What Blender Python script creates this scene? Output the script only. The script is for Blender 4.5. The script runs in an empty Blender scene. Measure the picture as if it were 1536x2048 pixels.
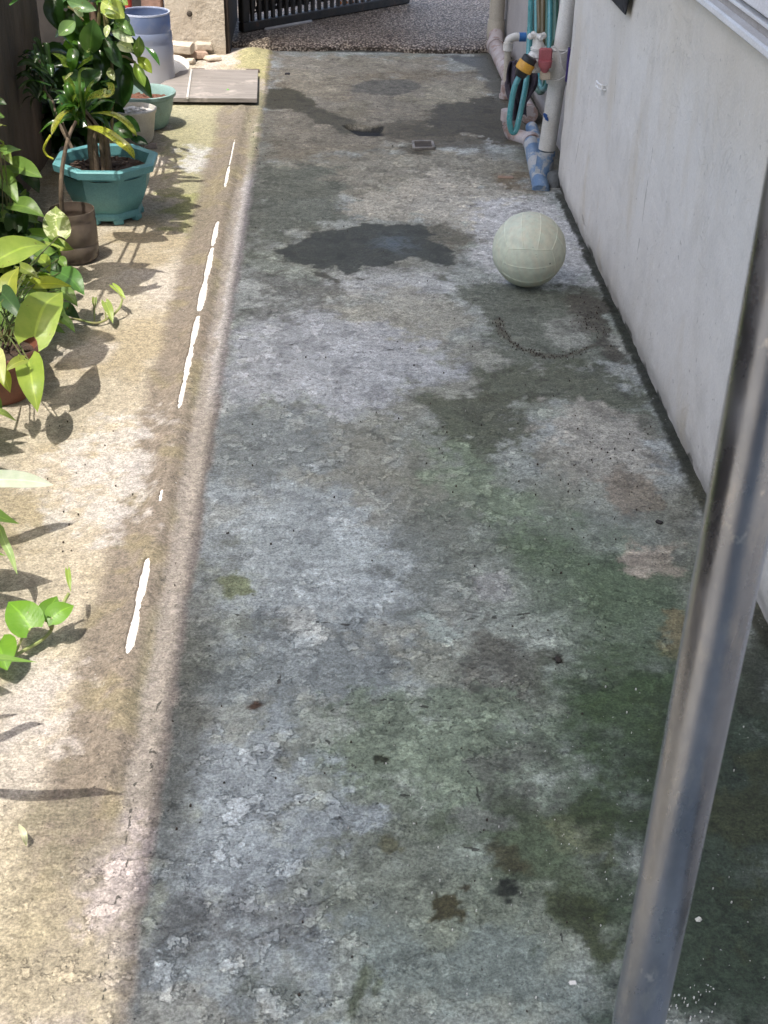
import bpy, math, random
import numpy as np
from mathutils import Vector, Matrix
random.seed(7); RNG = np.random.default_rng(7)
SC = bpy.context.scene; COL = SC.collection
R_ = math.radians

# ------------------------------------------------------------------ camera
F_PX, CAM_H = 2600.0, 1.43
_Y = np.array([652-768, 1024+602, -F_PX]); _Y /= np.linalg.norm(_Y)
_n = 1024+(F_PX**2+(655-768)*(652-768))/1626
_Z = -np.array([655-768, 1024-_n, -F_PX]); _Z /= np.linalg.norm(_Z)
_X = np.cross(_Y, _Z)
RW = np.stack([_X, _Y, _Z])                       # camera axes -> world axes
cam = bpy.data.cameras.new('camera'); cam_ob = bpy.data.objects.new('camera', cam); COL.objects.link(cam_ob)
cam.sensor_fit = 'HORIZONTAL'; cam.sensor_width = 36; cam.lens = F_PX/1536*36
cam.clip_start = .05; cam.clip_end = 500
cam.dof.use_dof = True; cam.dof.focus_distance = 3.2; cam.dof.aperture_fstop = 30
cam_ob.matrix_world = Matrix.Translation((0, 0, CAM_H)) @ Matrix([list(r) for r in RW]).to_4x4()
SC.camera = cam_ob
EYE = np.array([0, 0, CAM_H])
def ray(x, y): return RW @ np.array([x-768, 1024-y, -F_PX])
def gz(x, y, z=0.0):                              # photo pixel -> point on a horizontal plane
    d = ray(x, y); return Vector(EYE+d*(z-CAM_H)/d[2])
def gy(x, y, Y):
    d = ray(x, y); return Vector(EYE+d*Y/d[1])
def gx(x, y, X):
    d = ray(x, y); return Vector(EYE+d*X/d[0])
def gd(x, y, dep): return Vector(EYE+ray(x, y)*dep/F_PX)

# ------------------------------------------------------------------ light
SUN = Vector((-.22, -.30, 1.0)).normalized()
w = bpy.data.worlds.new('World'); SC.world = w; w.use_nodes = True
nt = w.node_tree; bg = nt.nodes['Background']
sky = nt.nodes.new('ShaderNodeTexSky'); sky.sky_type = 'NISHITA'; sky.sun_disc = False
sky.sun_elevation = math.asin(SUN.z); sky.sun_rotation = math.atan2(SUN.x, SUN.y)
sky.air_density = 1.0; sky.dust_density = 4.5; sky.ozone_density = 1.0
nt.links.new(sky.outputs[0], bg.inputs[0]); bg.inputs[1].default_value = .15
sl = bpy.data.lights.new('sun', 'SUN'); sl.energy = 2.0; sl.angle = R_(.32); sl.color = (1, .95, .86)
so = bpy.data.objects.new('sun', sl); COL.objects.link(so); so.location = (-2, -3, 9)
so.rotation_euler = SUN.to_track_quat('Z', 'Y').to_euler()
SC.view_settings.view_transform = 'Standard'; SC.view_settings.look = 'None'
SC.view_settings.gamma = 1; SC.view_settings.exposure = 1.5
SC.render.engine = 'CYCLES'; SC.cycles.use_denoising = True; SC.cycles.denoiser = 'OPENIMAGEDENOISE'; SC.cycles.denoising_input_passes = 'RGB_ALBEDO_NORMAL'; SC.cycles.denoising_prefilter = 'ACCURATE'; SC.render.filter_size = 1.1
SC.cycles.use_adaptive_sampling = True; SC.cycles.adaptive_threshold = .01; SC.cycles.sample_clamp_indirect = 4; SC.cycles.max_bounces = 8

# ------------------------------------------------------------------ helpers
def lin(r, g, b, k=1.0):
    return tuple(k*((c/255/12.92) if c/255 <= .04045 else ((c/255+.055)/1.055)**2.4) for c in (r, g, b))
class MB:
    def __init__(s): s.v = []; s.f = []; s.c = []; s.uv = []; s.hascol = False
    def add(s, vs, fs, col=None, uv=None):
        b = len(s.v); s.v += [tuple(p) for p in vs]; s.f += [tuple(i+b for i in q) for q in fs]
        if col is not None: s.hascol = True
        if col is None: col = (1, 1, 1, 0)
        s.c += list(col) if isinstance(col, list) else [col]*len(vs)
        s.uv += uv if uv else [(0, 0)]*len(vs)
    def box(s, lo, hi, rot=0, bev=0.0, col=None, M=None):
        cx = [(a+b)/2 for a, b in zip(lo, hi)]; h = [abs(b-a)/2 for a, b in zip(lo, hi)]
        b = min(bev, min(h)*.9)
        vs = []; idx = {}
        for sx in (-1, 1):
            for sy in (-1, 1):
                for sz in (-1, 1):
                    for ax in range(3):
                        p = [sx*(h[0]-b), sy*(h[1]-b), sz*(h[2]-b)]; p[ax] = (sx, sy, sz)[ax]*h[ax]
                        idx[(sx, sy, sz, ax)] = len(vs); vs.append(Vector(p))
        fs = []
        for ax in range(3):
            o = [i for i in range(3) if i != ax]
            for sg in (-1, 1):
                q = []
                for a, c in ((-1, -1), (1, -1), (1, 1), (-1, 1)):
                    k = [0, 0, 0]; k[ax] = sg; k[o[0]] = a; k[o[1]] = c; q.append(idx[(*k, ax)])
                fs.append(q if (sg == 1) != (ax == 1) else q[::-1])
        if b > 0:
            for ax in range(3):
                o = [i for i in range(3) if i != ax]
                for a in (-1, 1):
                    for c in (-1, 1):
                        q = []
                        for e, fax in ((-1, o[0]), (1, o[0]), (1, o[1]), (-1, o[1])):
                            k = [0, 0, 0]; k[ax] = e; k[o[0]] = a; k[o[1]] = c; q.append(idx[(*k, fax)])
                        fs.append(q)
            for sx in (-1, 1):
                for sy in (-1, 1):
                    for sz in (-1, 1): fs.append([idx[(sx, sy, sz, i)] for i in range(3)])
        if M is None: M = Matrix.Translation(cx) @ Matrix.Rotation(rot, 4, 'Z')
        s.add([M @ p for p in vs], fs, col)
    def tube(s, pts, r, seg=12, cap=True, col=None):
        pts = [Vector(p) for p in pts]; n = len(pts)
        rs = r if isinstance(r, (list, tuple)) else [r]*n
        t0 = (pts[1]-pts[0]).normalized()
        up = Vector((0, 0, 1)) if abs(t0.z) < .9 else Vector((1, 0, 0))
        a = t0.cross(up).normalized(); vs = []; fs = []
        for i, p in enumerate(pts):
            t = (pts[min(i+1, n-1)]-pts[max(i-1, 0)])
            t = t.normalized() if t.length > 1e-9 else t0
            a = (a-t*a.dot(t)).normalized(); b = t.cross(a)
            for k in range(seg):
                th = 2*math.pi*k/seg; vs.append(p+(a*math.cos(th)+b*math.sin(th))*rs[i])
        for i in range(n-1):
            for k in range(seg):
                k2 = (k+1) % seg; fs.append((i*seg+k, i*seg+k2, (i+1)*seg+k2, (i+1)*seg+k))
        if cap: fs += [tuple(range(seg))[::-1], tuple((n-1)*seg+k for k in range(seg))]
        s.add(vs, fs, col)
    def lathe(s, prof, c, seg=40, sy=1.0, rot=0, wob=0, col=None, M=None, cap=True):
        c = Vector(c); vs = []; fs = []; n = len(prof)
        for (r, z) in prof:
            for k in range(seg):
                th = 2*math.pi*(k/seg)+rot; q = r*(1+wob*math.sin(3*th+z*9)+wob*.6*math.sin(5*th+1))
                p = Vector((q*math.cos(th), q*math.sin(th)*sy, z)); vs.append((M @ p if M else p)+c)
        for i in range(n-1):
            for k in range(seg):
                k2 = (k+1) % seg; fs.append((i*seg+k, i*seg+k2, (i+1)*seg+k2, (i+1)*seg+k))
        if cap and prof[0][0] > 1e-6: fs.append(tuple(range(seg))[::-1])
        if cap and prof[-1][0] > 1e-6: fs.append(tuple((n-1)*seg+k for k in range(seg)))
        s.add(vs, fs, col)
    def build(s, name, mat, parent=None, smooth=True, sub=0):
        me = bpy.data.meshes.new(name); me.from_pydata(s.v, [], s.f); me.update()
        if smooth:
            me.polygons.foreach_set('use_smooth', [True]*len(me.polygons)); 
            try: me.set_sharp_from_angle(angle=R_(38))
            except Exception: pass
        if s.hascol:
            ca = me.color_attributes.new('Col', 'FLOAT_COLOR', 'POINT')
            ca.data.foreach_set('color', np.array([(*c[:3], c[3] if len(c) > 3 else 0) for c in s.c], 'f').ravel())
            ua = me.attributes.new('leafuv', 'FLOAT2', 'POINT'); ua.data.foreach_set('vector', np.array(s.uv, 'f').ravel())
        o = bpy.data.objects.new(name, me); COL.objects.link(o)
        if mat: me.materials.append(mat)
        if parent:
            o.parent = parent; o.matrix_parent_inverse = Matrix.Translation(parent.location).inverted()
        if sub:
            m = o.modifiers.new('sub', 'SUBSURF'); m.levels = m.render_levels = sub
        return o
def thing(name, label, cat, loc=(0, 0, 0), group=None):
    o = bpy.data.objects.new(name, None); COL.objects.link(o); o.location = loc; o.empty_display_size = .05
    o['label'] = label; o['category'] = cat
    if group: o['group'] = group
    return o
def tag(o, label, cat, group=None):
    o['label'] = label; o['category'] = cat
    if group: o['group'] = group
    return o
def spline(pts, n=8):
    P = [Vector(p) for p in pts]; P = [P[0]*2-P[1]]+P+[P[-1]*2-P[-2]]; out = []
    for i in range(1, len(P)-2):
        for k in range(n):
            t = k/n; a, b, c, d = P[i-1:i+3]
            out.append(.5*((2*b)+(c-a)*t+(2*a-5*b+4*c-d)*t*t+(3*b-a-3*c+d)*t**3))
    return out+[P[-2]]
def lerp_table(T, v):
    for (a, x), (b, y) in zip(T, T[1:]):
        if v <= b: return x+(y-x)*(v-a)/(b-a)
    return T[-1][1]
SHAPE = {
 'heart': [(0, .5), (.07, .82), (.2, .99), (.33, 1), (.5, .9), (.65, .69), (.8, .42), (.9, .2), (.96, .07), (1, 0)],
 'oval': [(0, .06), (.1, .42), (.25, .8), (.45, 1), (.6, .95), (.75, .74), (.88, .4), (.96, .13), (1, 0)],
 'strap': [(0, .3), (.2, .7), (.45, 1), (.7, .95), (.88, .55), (.96, .2), (1, 0)],
 'tail': [(0, .35), (.12, .8), (.3, 1), (.5, .85), (.58, .3), (.64, .1), (.85, .12), (.95, .16), (1, 0)]}
def leaf(m, pts, width, kind='heart', N=(0, -.35, .93), col=(.08, .16, .03), var=0.0, cup=.25, arch=.12, twist=0, wave=.0, nv=14):
    """one leaf blade along a base->tip line (2 or more points)"""
    pts = [Vector(p) for p in pts]; N = Vector(N).normalized()
    if len(pts) == 2:
        L = (pts[1]-pts[0]).length
        mid = (pts[0]+pts[1])/2+N*arch*L
        pts = [pts[0], mid, pts[1]]
    line = spline(pts, max(4, nv//(len(pts)-1))); n = len(line)-1; L = sum((line[i+1]-line[i]).length for i in range(n))
    us = (-1, -.72, -.38, 0, .38, .72, 1); nu = len(us); vs = []; fs = []; uv = []; cs = []
    ph = random.uniform(0, 6); jit = random.uniform(.75, 1.2); bend = random.uniform(-.10, .10)
    for i, p in enumerate(line):
        v = i/n; t = (line[min(i+1, n)]-line[max(i-1, 0)]).normalized()
        sd = t.cross(N).normalized(); up = sd.cross(t)
        if twist:
            a = twist*v; sd, up = sd*math.cos(a)+up*math.sin(a), up*math.cos(a)-sd*math.sin(a)
        hw = width/2*lerp_table(SHAPE[kind], v)
        for u in us:
            back = .16*L*(abs(u)**1.6)*(1-v)**3 if kind == 'heart' else 0
            z = cup*hw*abs(u)**1.4+wave*width*math.sin(v*11+ph+u)*abs(u)
            vs.append(p+sd*(u*hw+bend*width*math.sin(v*3.1))-t*back+up*z); uv.append((u, v))
            k = jit; cs.append((col[0]*k, col[1]*k, col[2]*k, var))
    for i in range(n):
        for j in range(nu-1):
            a = i*nu+j; fs.append((a, a+1, a+nu+1, a+nu))
    m.add(vs, fs, cs, uv)

# ------------------------------------------------------------------ materials
class NT:
    def __init__(s, name):
        s.m = bpy.data.materials.new(name); s.m.use_nodes = True; s.t = s.m.node_tree; s.t.nodes.clear()
        s.out = s.n('ShaderNodeOutputMaterial'); s.b = s.n('ShaderNodeBsdfPrincipled'); s.l(s.b.outputs[0], s.out.inputs[0])
    def n(s, t, **k):
        o = s.t.nodes.new(t)
        for a, v in k.items(): setattr(o, a, v)
        return o
    def l(s, a, b): s.t.links.new(a, b)
    def put(s, sock, v):
        if hasattr(v, 'node'): s.l(v, sock)
        else: sock.default_value = v
    def coord(s, kind='Object', scale=(1, 1, 1)):
        c = s.n('ShaderNodeTexCoord'); mp = s.n('ShaderNodeMapping'); mp.inputs['Scale'].default_value = scale
        s.l(c.outputs[kind], mp.inputs[0]); return mp.outputs[0]
    def noise(s, vec, scale, det=6, rough=.6, dist=0):
        o = s.n('ShaderNodeTexNoise'); s.l(vec, o.inputs['Vector'])
        o.inputs['Scale'].default_value = scale; o.inputs['Detail'].default_value = det
        o.inputs['Roughness'].default_value = rough; o.inputs['Distortion'].default_value = dist; return o.outputs['Fac']
    def vor(s, vec, scale, feat='F1', out='Distance'):
        o = s.n('ShaderNodeTexVoronoi', feature=feat); s.l(vec, o.inputs['Vector']); o.inputs['Scale'].default_value = scale; return o.outputs[out]
    def rng(s, v, a, b, c=0.0, d=1.0):
        o = s.n('ShaderNodeMapRange'); s.l(v, o.inputs[0])
        for i, x in enumerate((a, b, c, d)): o.inputs[i+1].default_value = x
        return o.outputs[0]
    def math(s, op, a, b=0.0):
        o = s.n('ShaderNodeMath', operation=op); s.put(o.inputs[0], a); s.put(o.inputs[1], b); return o.outputs[0]
    def mix(s, f, a, b, mode='MIX'):
        o = s.n('ShaderNodeMix', data_type='RGBA', blend_type=mode); s.put(o.inputs[0], f)
        for i, v in ((6, a), (7, b)):
            if not hasattr(v, 'node'): v = (*v[:3], 1)
            s.put(o.inputs[i], v)
        return o.outputs[2]
    def gray(s, v):
        o = s.n('ShaderNodeCombineColor')
        for i in range(3): s.l(v, o.inputs[i])
        return o.outputs[0]
    def bump(s, h, dist=.002, strength=1.0, normal=None):
        o = s.n('ShaderNodeBump'); s.l(h, o.inputs['Height']); o.inputs['Distance'].default_value = dist
        o.inputs['Strength'].default_value = strength
        if normal: s.l(normal, o.inputs['Normal'])
        return o.outputs[0]
def simple(name, c1, c2=None, rough=.5, scale=20, thr=(.4, .65), bump=0.0, bscale=80, metal=0, stain=None, sscale=8, sthr=(.58, .66), trans=0, ior=1.45, stretch=(1, 1, 1), spec=.5):
    """base colour mottled with a second one, optional crisp stain and bump"""
    s = NT(name); v = s.coord('Object', stretch)
    c = s.mix(s.rng(s.noise(v, scale), *thr), c1, c2 or tuple(x*.8 for x in c1))
    if stain: c = s.mix(s.rng(s.noise(v, sscale, 9, .65, .4), *sthr), c, stain)
    g = s.noise(v, 260, 3); c = s.mix(.35, c, s.gray(s.rng(g, .3, .7, .55, 1.3)), 'MULTIPLY')
    s.l(c, s.b.inputs['Base Color']); s.b.inputs['Metallic'].default_value = metal
    s.l(s.rng(s.noise(v, scale*2.3), .3, .7, max(rough-.12, .03), min(rough+.12, 1)), s.b.inputs['Roughness'])
    s.b.inputs['Specular IOR Level'].default_value = spec
    if trans: s.b.inputs['Transmission Weight'].default_value = trans; s.b.inputs['IOR'].default_value = ior
    if bump: s.l(s.bump(s.noise(v, bscale, 8, .65), bump), s.b.inputs['Normal'])
    return s.m
def leaf_mat(name, cream=(.62, .62, .34), vscale=55, gloss=.3, speck=False):
    s = NT(name); at = s.n('ShaderNodeAttribute', attribute_name='Col'); uv = s.n('ShaderNodeAttribute', attribute_name='leafuv')
    v = s.coord('Object'); sp = s.n('ShaderNodeSeparateXYZ'); s.l(uv.outputs['Vector'], sp.inputs[0])
    u = s.math('ABSOLUTE', sp.outputs[0]); c = at.outputs['Color']
    c = s.mix(s.rng(s.noise(v, 30, 4), .35, .7, 0, .55), c, s.mix(1, c, (.55, .72, .5), 'MULTIPLY'))
    vein = s.math('SINE', s.math('MULTIPLY', s.math('SUBTRACT', sp.outputs[1], s.math('MULTIPLY', u, .22)), 62))
    c = s.mix(s.rng(vein, .75, 1, 0, .07), c, s.mix(1, c, (1.5, 1.4, 1.3), 'MULTIPLY'))
    nz = s.noise(v, vscale, 7, .6, .6)
    th = s.math('ADD', nz, s.math('SUBTRACT', s.math('MULTIPLY', at.outputs['Alpha'], .55), .45))
    c = s.mix(s.rng(th, .46, .52), c, cream)
    if speck: c = s.mix(s.math('MULTIPLY', s.rng(s.noise(v, 190, 3), .56, .62), s.rng(at.outputs['Alpha'], .3, .6)), c, (.03, .05, .012))
    c = s.mix(s.math('MULTIPLY', s.rng(s.noise(v, 75, 3), .69, .72), .7), c, (.16, .09, .03)); c = s.mix(s.rng(u, .05, .09, .6, 0), c, s.mix(1, c, (1.7, 1.6, 1.5), 'MULTIPLY'))
    s.l(c, s.b.inputs['Base Color']); s.b.inputs['Roughness'].default_value = gloss
    bp = s.bump(s.math('ADD', s.math('MULTIPLY', vein, .03), s.noise(v, 60, 3)), .0012); s.l(bp, s.b.inputs['Normal'])
    tr = s.n('ShaderNodeBsdfTranslucent'); s.l(s.mix(1, c, (1.25, 1.35, .5), 'MULTIPLY'), tr.inputs[0])
    ms = s.n('ShaderNodeMixShader'); ms.inputs[0].default_value = .38
    s.l(s.b.outputs[0], ms.inputs[1]); s.l(tr.outputs[0], ms.inputs[2]); s.l(ms.outputs[0], s.out.inputs[0])
    return s.m

# ------------------------------------------------------------------ numpy noise
_perm = np.random.default_rng(11).permutation(4096)
def _h(ix, iy, s): return _perm[(_perm[(ix+s*131) & 4095]+iy) & 4095]
def perlin(x, y, s=0):
    ix = np.floor(x).astype(int); iy = np.floor(y).astype(int); fx = x-ix; fy = y-iy
    u = fx*fx*fx*(fx*(fx*6-15)+10); v = fy*fy*fy*(fy*(fy*6-15)+10)
    def g(dx, dy):
        a = _h(ix+dx, iy+dy, s)*(2*np.pi/4096); return np.cos(a)*(fx-dx)+np.sin(a)*(fy-dy)
    return ((g(0, 0)*(1-u)+g(1, 0)*u)*(1-v)+(g(0, 1)*(1-u)+g(1, 1)*u)*v)*1.5
def fbm(x, y, fr, oc=5, s=0, rough=.55):
    t = 0; a = 1; n = 0
    for i in range(oc):
        t = t+a*perlin(x*fr, y*fr, s+i*7); n += a; a *= rough; fr *= 2.03
    return t/n
def sst(a, b, x):
    t = np.clip((x-a)/(b-a), 0, 1); return t*t*(3-2*t)
def sdf(poly, x, y):
    P = [(p.x, p.y) for p in (gz(*q) for q in poly)]
    d = np.full(x.shape, 1e9); ins = np.zeros(x.shape, bool)
    for (ax, ay), (bx, by) in zip(P, P[1:]+P[:1]):
        ex, ey = bx-ax, by-ay; t = np.clip(((x-ax)*ex+(y-ay)*ey)/(ex*ex+ey*ey+1e-12), 0, 1)
        d = np.minimum(d, np.hypot(x-ax-t*ex, y-ay-t*ey))
        c = ((ay > y) != (by > y)) & (x < (bx-ax)*(y-ay)/(by-ay+1e-12)+ax); ins ^= c
    return np.where(ins, -d, d)
def lined(pts, x, y):
    P = [(p.x, p.y) for p in (gz(*q) for q in pts)]; d = np.full(x.shape, 9.)
    for (ax, ay), (bx, by) in zip(P, P[1:]):
        ex, ey = bx-ax, by-ay; t = np.clip(((x-ax)*ex+(y-ay)*ey)/(ex*ex+ey*ey+1e-12), 0, 1)
        d = np.minimum(d, np.hypot(x-ax-t*ex, y-ay-t*ey))
    return d

# ------------------------------------------------------------------ the alley floor
KS = np.array([.89, .935, .845])*1.11            # shaded concrete: photo value -> albedo
KL = np.array([.49, .515, .62])*1.0                   # sunlit concrete
def A(r, g, b): return np.array(lin(r, g, b))*KS
def S(r, g, b): return np.array(lin(r, g, b))*KL
xs = np.concatenate([np.arange(-1.25, -.42, .006), np.arange(-.42, -.24, .003), np.arange(-.24, .905, .0052)])
ys = np.concatenate([np.arange(-1.6, .95, .05), np.arange(.95, 2.2, .0045), np.arange(2.2, 3.8, .006), np.arange(3.8, 6.52, .009)])
gxx, gyy = np.meshgrid(xs, ys); x = gxx.ravel(); y = gyy.ravel(); NV = x.size
wx = x+.05*fbm(x, y, 4, 5, 3)+.012*fbm(x, y, 22, 3, 4); wy = y+.05*fbm(x, y, 4, 5, 5)+.012*fbm(x, y, 22, 3, 6)
n_big = fbm(x, y, 1.3, 5, 20); n_mid = fbm(x, y, 5, 6, 30); n_fine = fbm(x, y, 24, 5, 40, .65); n_fl = fbm(wx, wy, 9, 6, 50, .6)
LITX = -.285
col = np.zeros((NV, 3)); wet = np.zeros(NV); rug = np.ones(NV)
def put(m, c, k=1.0):
    global col
    mm = (np.clip(m, 0, 1)*k)[:, None]; col = col*(1-mm)+np.asarray(c)[None, :]*mm
col[:] = A(146, 148, 150)
put(sst(-.15, .25, n_big), A(165, 167, 172), .8)
put(sst(.05, .3, fbm(x, y, 2.2, 5, 61)), A(132, 130, 124), .6)
put(sst(.1, .3, fbm(x, y, 2.6, 5, 67)), A(125, 131, 122), .5)
n_hi = fbm(x, y, 11, 6, 55, .72)
def stain(poly, c, k=.85, edge=.03, warp=1.0, wt=None, breakup=.35, rag=1.0, hard=.45):
    X = x+(wx-x)*warp; Y = y+(wy-y)*warp
    e2 = edge*hard; m = sst(e2, -e2, sdf(poly, X, Y)+(breakup*min(edge, .08)*1.5+min(edge, .06)*1.1)*rag*(n_fl+1.3*n_hi))
    put(m, c, k)
    if wt is not None:
        global wet; wet = np.maximum(wet, m*wt)
    return m
T = stain
# far end
T([(545,110),(900,115),(900,160),(820,165),(740,160),(690,200),(640,200),(540,170)], A(134,123,111), .75, .1)
T([(540,170),(700,150),(960,140),(1000,200),(1030,280),(850,290),(520,330),(510,250)], A(120,109,96), .75, .12)
T([(500,330),(700,310),(880,300),(1060,320),(1060,380),(700,400),(500,400)], A(136,129,119), .8, .12)
T([(560,140),(690,145),(720,170),(660,205),(590,190)], A(142,134,124), .7, .06)
T([(850,165),(960,160),(985,190),(930,215),(850,210)], A(150,143,132), .7, .05, breakup=.5)
T([(530,176),(570,175),(618,190),(632,212),(600,222),(560,221),(518,220)], A(70,66,54), .9, .025, .7, .35)
T([(590,208),(680,232),(745,262),(760,280),(700,268),(620,238),(585,222)], A(76,72,62), .9, .03, .8, .35)
T([(700,170),(745,160),(815,160),(838,178),(800,195),(765,190),(704,186)], A(101,98,96), .9, .02, .8)
T([(850,250),(868,212),(930,205),(985,190),(1020,205),(1060,270),(1060,290),(985,285),(930,268),(900,272),(835,272),(800,255)], A(72,66,56), .92, .035, 1, .4)
T([(800,240),(850,245),(900,262),(990,275),(960,300),(880,300),(800,280),(720,262)], A(84,77,66), .75, .04, 1, .3)
T([(900,112),(975,108),(1000,150),(1035,200),(1000,205),(985,180),(955,140)], A(80,78,76), .9, .04, 1, .5)
T([(690,250),(765,254),(762,272),(720,270)], A(14,18,15), .97, .012, .3, .4, breakup=0)
T([(800,283),(860,282),(872,300),(850,312),(812,304)], A(88,82,74), .85, .025)
T([(1000,350),(1060,340),(1085,395),(1010,380)], A(112,92,68), .6, .05)
T([(520,330),(660,335),(690,385),(700,430),(655,448),(560,480),(500,520),(480,430)], A(104,107,102), .85, .07, 1.3, breakup=.5)
T([(680,400),(880,345),(1080,398),(1110,480),(950,485),(890,445),(740,440)], A(178,171,166), .8, .07, 1.4, breakup=.7)
T([(960,400),(1090,400),(1140,440),(1200,560),(1120,585),(1000,560),(935,500)], A(192,190,199), .85, .06, 1, breakup=.5)
T([(680,545),(820,530),(920,560),(930,590),(760,600),(650,570)], A(180,180,188), .85, .05, 1.2, breakup=.7)
T([(620,600),(800,580),(940,610),(960,660),(860,720),(700,700)], A(160,156,151), .7, .12, 1.5, breakup=.7)
T([(470,650),(620,620),(760,650),(900,700),(930,740),(840,790),(700,830),(600,815),(450,815)], A(174,175,187), .85, .1, 1.4, breakup=.6)
T([(450,830),(620,830),(700,870),(640,950),(420,960)], A(133,138,144), .8, .1, 1.4, breakup=.7)
T([(480,640),(520,560),(640,560),(660,600),(560,640)], A(106,106,106), .7, .06, 1.6, breakup=1)
T([(890,560),(1010,572),(1110,572),(1200,580),(1260,720),(1200,730),(1010,735),(960,640),(880,590)], A(101,104,98), .9, .05, 1, breakup=.4)
T([(1070,640),(1120,625),(1185,655),(1190,690),(1130,700),(1085,670)], A(146,146,144), .85, .04, 1.2, breakup=.5)
T([(1120,580),(1200,600),(1260,700),(1240,720),(1180,660),(1120,620)], A(82,76,72), .75, .05)
T([(960,735),(1180,735),(1310,780),(1310,830),(1200,820),(1060,800),(960,780)], A(90,93,82), .85, .06, 1.2)
T([(840,800),(930,768),(1050,800),(1070,850),(1020,920),(930,930),(880,860)], A(88,90,80), .9, .07, 1.3, breakup=.5)
T([(1065,830),(1200,800),(1280,850),(1340,950),(1250,1010),(1150,970),(1090,900)], A(163,158,155), .85, .06, 1.2, breakup=.6)
T([(1290,790),(1330,850),(1400,990),(1410,1060),(1370,1040),(1345,940),(1285,840)], A(108,109,102), .7, .04, 1)
T([(700,880),(850,900),(960,1000),(1000,1060),(900,1120),(760,1010)], A(136,133,128), .6, .1, 1.5, breakup=.8)
T([(870,900),(960,920),(1080,1000),(1100,1080),(1000,1060),(900,980)], A(142,152,140), .8, .08, 1.4, breakup=.7)
T([(420,990),(600,960),(720,1020),(840,1100),(900,1200),(700,1240),(420,1230)], A(164,170,180), .85, .12, 1.5, breakup=.6)
T([(780,1020),(960,1020),(1010,1100),(960,1160),(880,1230),(820,1180)], A(118,120,121), .75, .08, 1.3, breakup=.5)
T([(940,1150),(1020,1140),(1040,1200),(950,1205)], A(172,168,178), .8, .03, 1, breakup=.5)
T([(870,1225),(930,1240),(960,1320),(900,1320)], A(172,180,184), .8, .03, 1, breakup=.6)
T([(1020,1060),(1150,1075),(1250,1090),(1400,1120),(1390,1290),(1240,1300),(1150,1240),(1080,1150)], A(92,106,90), .85, .09, 1.2, breakup=.4, rag=.6, hard=1.0)
T([(880,880),(1060,960),(1400,1140),(1400,1330),(1290,1500),(1260,2060),(690,2060),(620,1460),(830,1360),(1000,1280),(960,1120)], A(92,107,84), .55, .26, 1.2, rag=.6, hard=1.0)
T([(1195,960),(1240,940),(1310,965),(1320,1010),(1260,1030),(1205,1010)], A(142,130,122), .75, .03, .6, breakup=.3)
T([(1245,1110),(1290,1080),(1360,1085),(1390,1120),(1350,1148),(1270,1145)], A(178,165,158), .9, .03, .6, breakup=.4)
T([(1290,1250),(1330,1220),(1400,1230),(1400,1330),(1320,1310)], A(128,116,92), .8, .03, .8, breakup=.6)
T([(890,1310),(1020,1260),(1100,1330),(1080,1400),(960,1420),(880,1380)], A(98,96,93), .8, .08, 1.3, breakup=.5)
T([(430,1260),(620,1250),(800,1270),(840,1380),(660,1420),(420,1420)], A(124,130,138), .8, .1, 1.5, breakup=.6)
T([(640,1425),(800,1395),(980,1400),(1120,1450),(1210,1600),(1180,1720),(1000,1760),(880,1640),(700,1600)], A(114,124,112), .85, .09, 1.4, breakup=.7)
T([(930,1540),(1060,1480),(1130,1560),(1130,1620),(1020,1640)], A(96,96,95), .7, .05, 1.2, breakup=.5)
T([(620,1620),(860,1640),(920,1720),(880,1860),(640,1850),(600,1740)], A(112,116,110), .75, .1, 1.4, breakup=.7)
T([(330,1470),(560,1450),(620,1520),(660,1600),(640,1730),(520,1800),(300,1840),(280,1730)], A(152,158,169), .8, .1, 1.4, breakup=.8)
T([(290,1840),(480,1800),(600,1780),(600,1900),(420,1960),(260,1960)], A(112,114,120), .8, .07, 1.4, breakup=.8)
T([(380,1960),(500,1890),(640,1890),(660,2048),(380,2048)], A(158,164,172), .75, .06, 1.5, breakup=1.0)
T([(460,1960),(560,1930),(600,2010),(500,2040)], A(100,104,98), .7, .04, 1.4, breakup=.8)
T([(700,1900),(1000,1840),(1160,1900),(1200,2048),(700,2048)], A(124,132,132), .75, .12, 1.4, breakup=.5)
T([(880,1640),(960,1600),(1100,1640),(1230,1700),(1250,1830),(1180,1900),(1080,1790),(960,1700)], A(74,84,64), .8, .06, 1.3, breakup=.5, rag=.7, hard=.8)
T([(920,1690),(990,1680),(1040,1730),(990,1740)], A(70,66,50), .8, .03, 1, breakup=.5)
T([(900,1610),(960,1600),(990,1650),(940,1680)], A(120,122,122), .7, .03, 1, breakup=.4)
T([(1150,1660),(1225,1640),(1240,1710),(1170,1730)], A(122,124,102), .7, .03, 1, breakup=.5)
T([(1140,1350),(1230,1310),(1420,1320),(1536,1290),(1620,1500),(1620,2048),(1200,2048),(1270,1930),(1230,1830),(1265,1740),(1200,1610),(1150,1490)], A(48,63,44), .86, .075, 1.4, .12, breakup=.4, rag=.55, hard=1.0)
T([(1140,1350),(1230,1320),(1330,1360),(1320,1480),(1280,1560),(1210,1460)], A(70,88,58), .75, .09, 1.2, breakup=.3, rag=.6, hard=1.0)
T([(1300,1420),(1350,1440),(1330,1640),(1280,1680),(1250,1600)], A(62,72,46), .6, .08, 1.2, breakup=.6)
T([(1290,1500),(1400,1420),(1640,1420),(1640,2080),(1225,2080),(1275,1900),(1255,1780),(1290,1660)], A(36,48,38), .6, .09, 1.3, .12, breakup=.4, rag=.6, hard=1.0)
T([(1440,1290),(1536,1280),(1600,1400),(1480,1400)], A(56,58,50), .7, .05, 1, breakup=.5)
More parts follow.
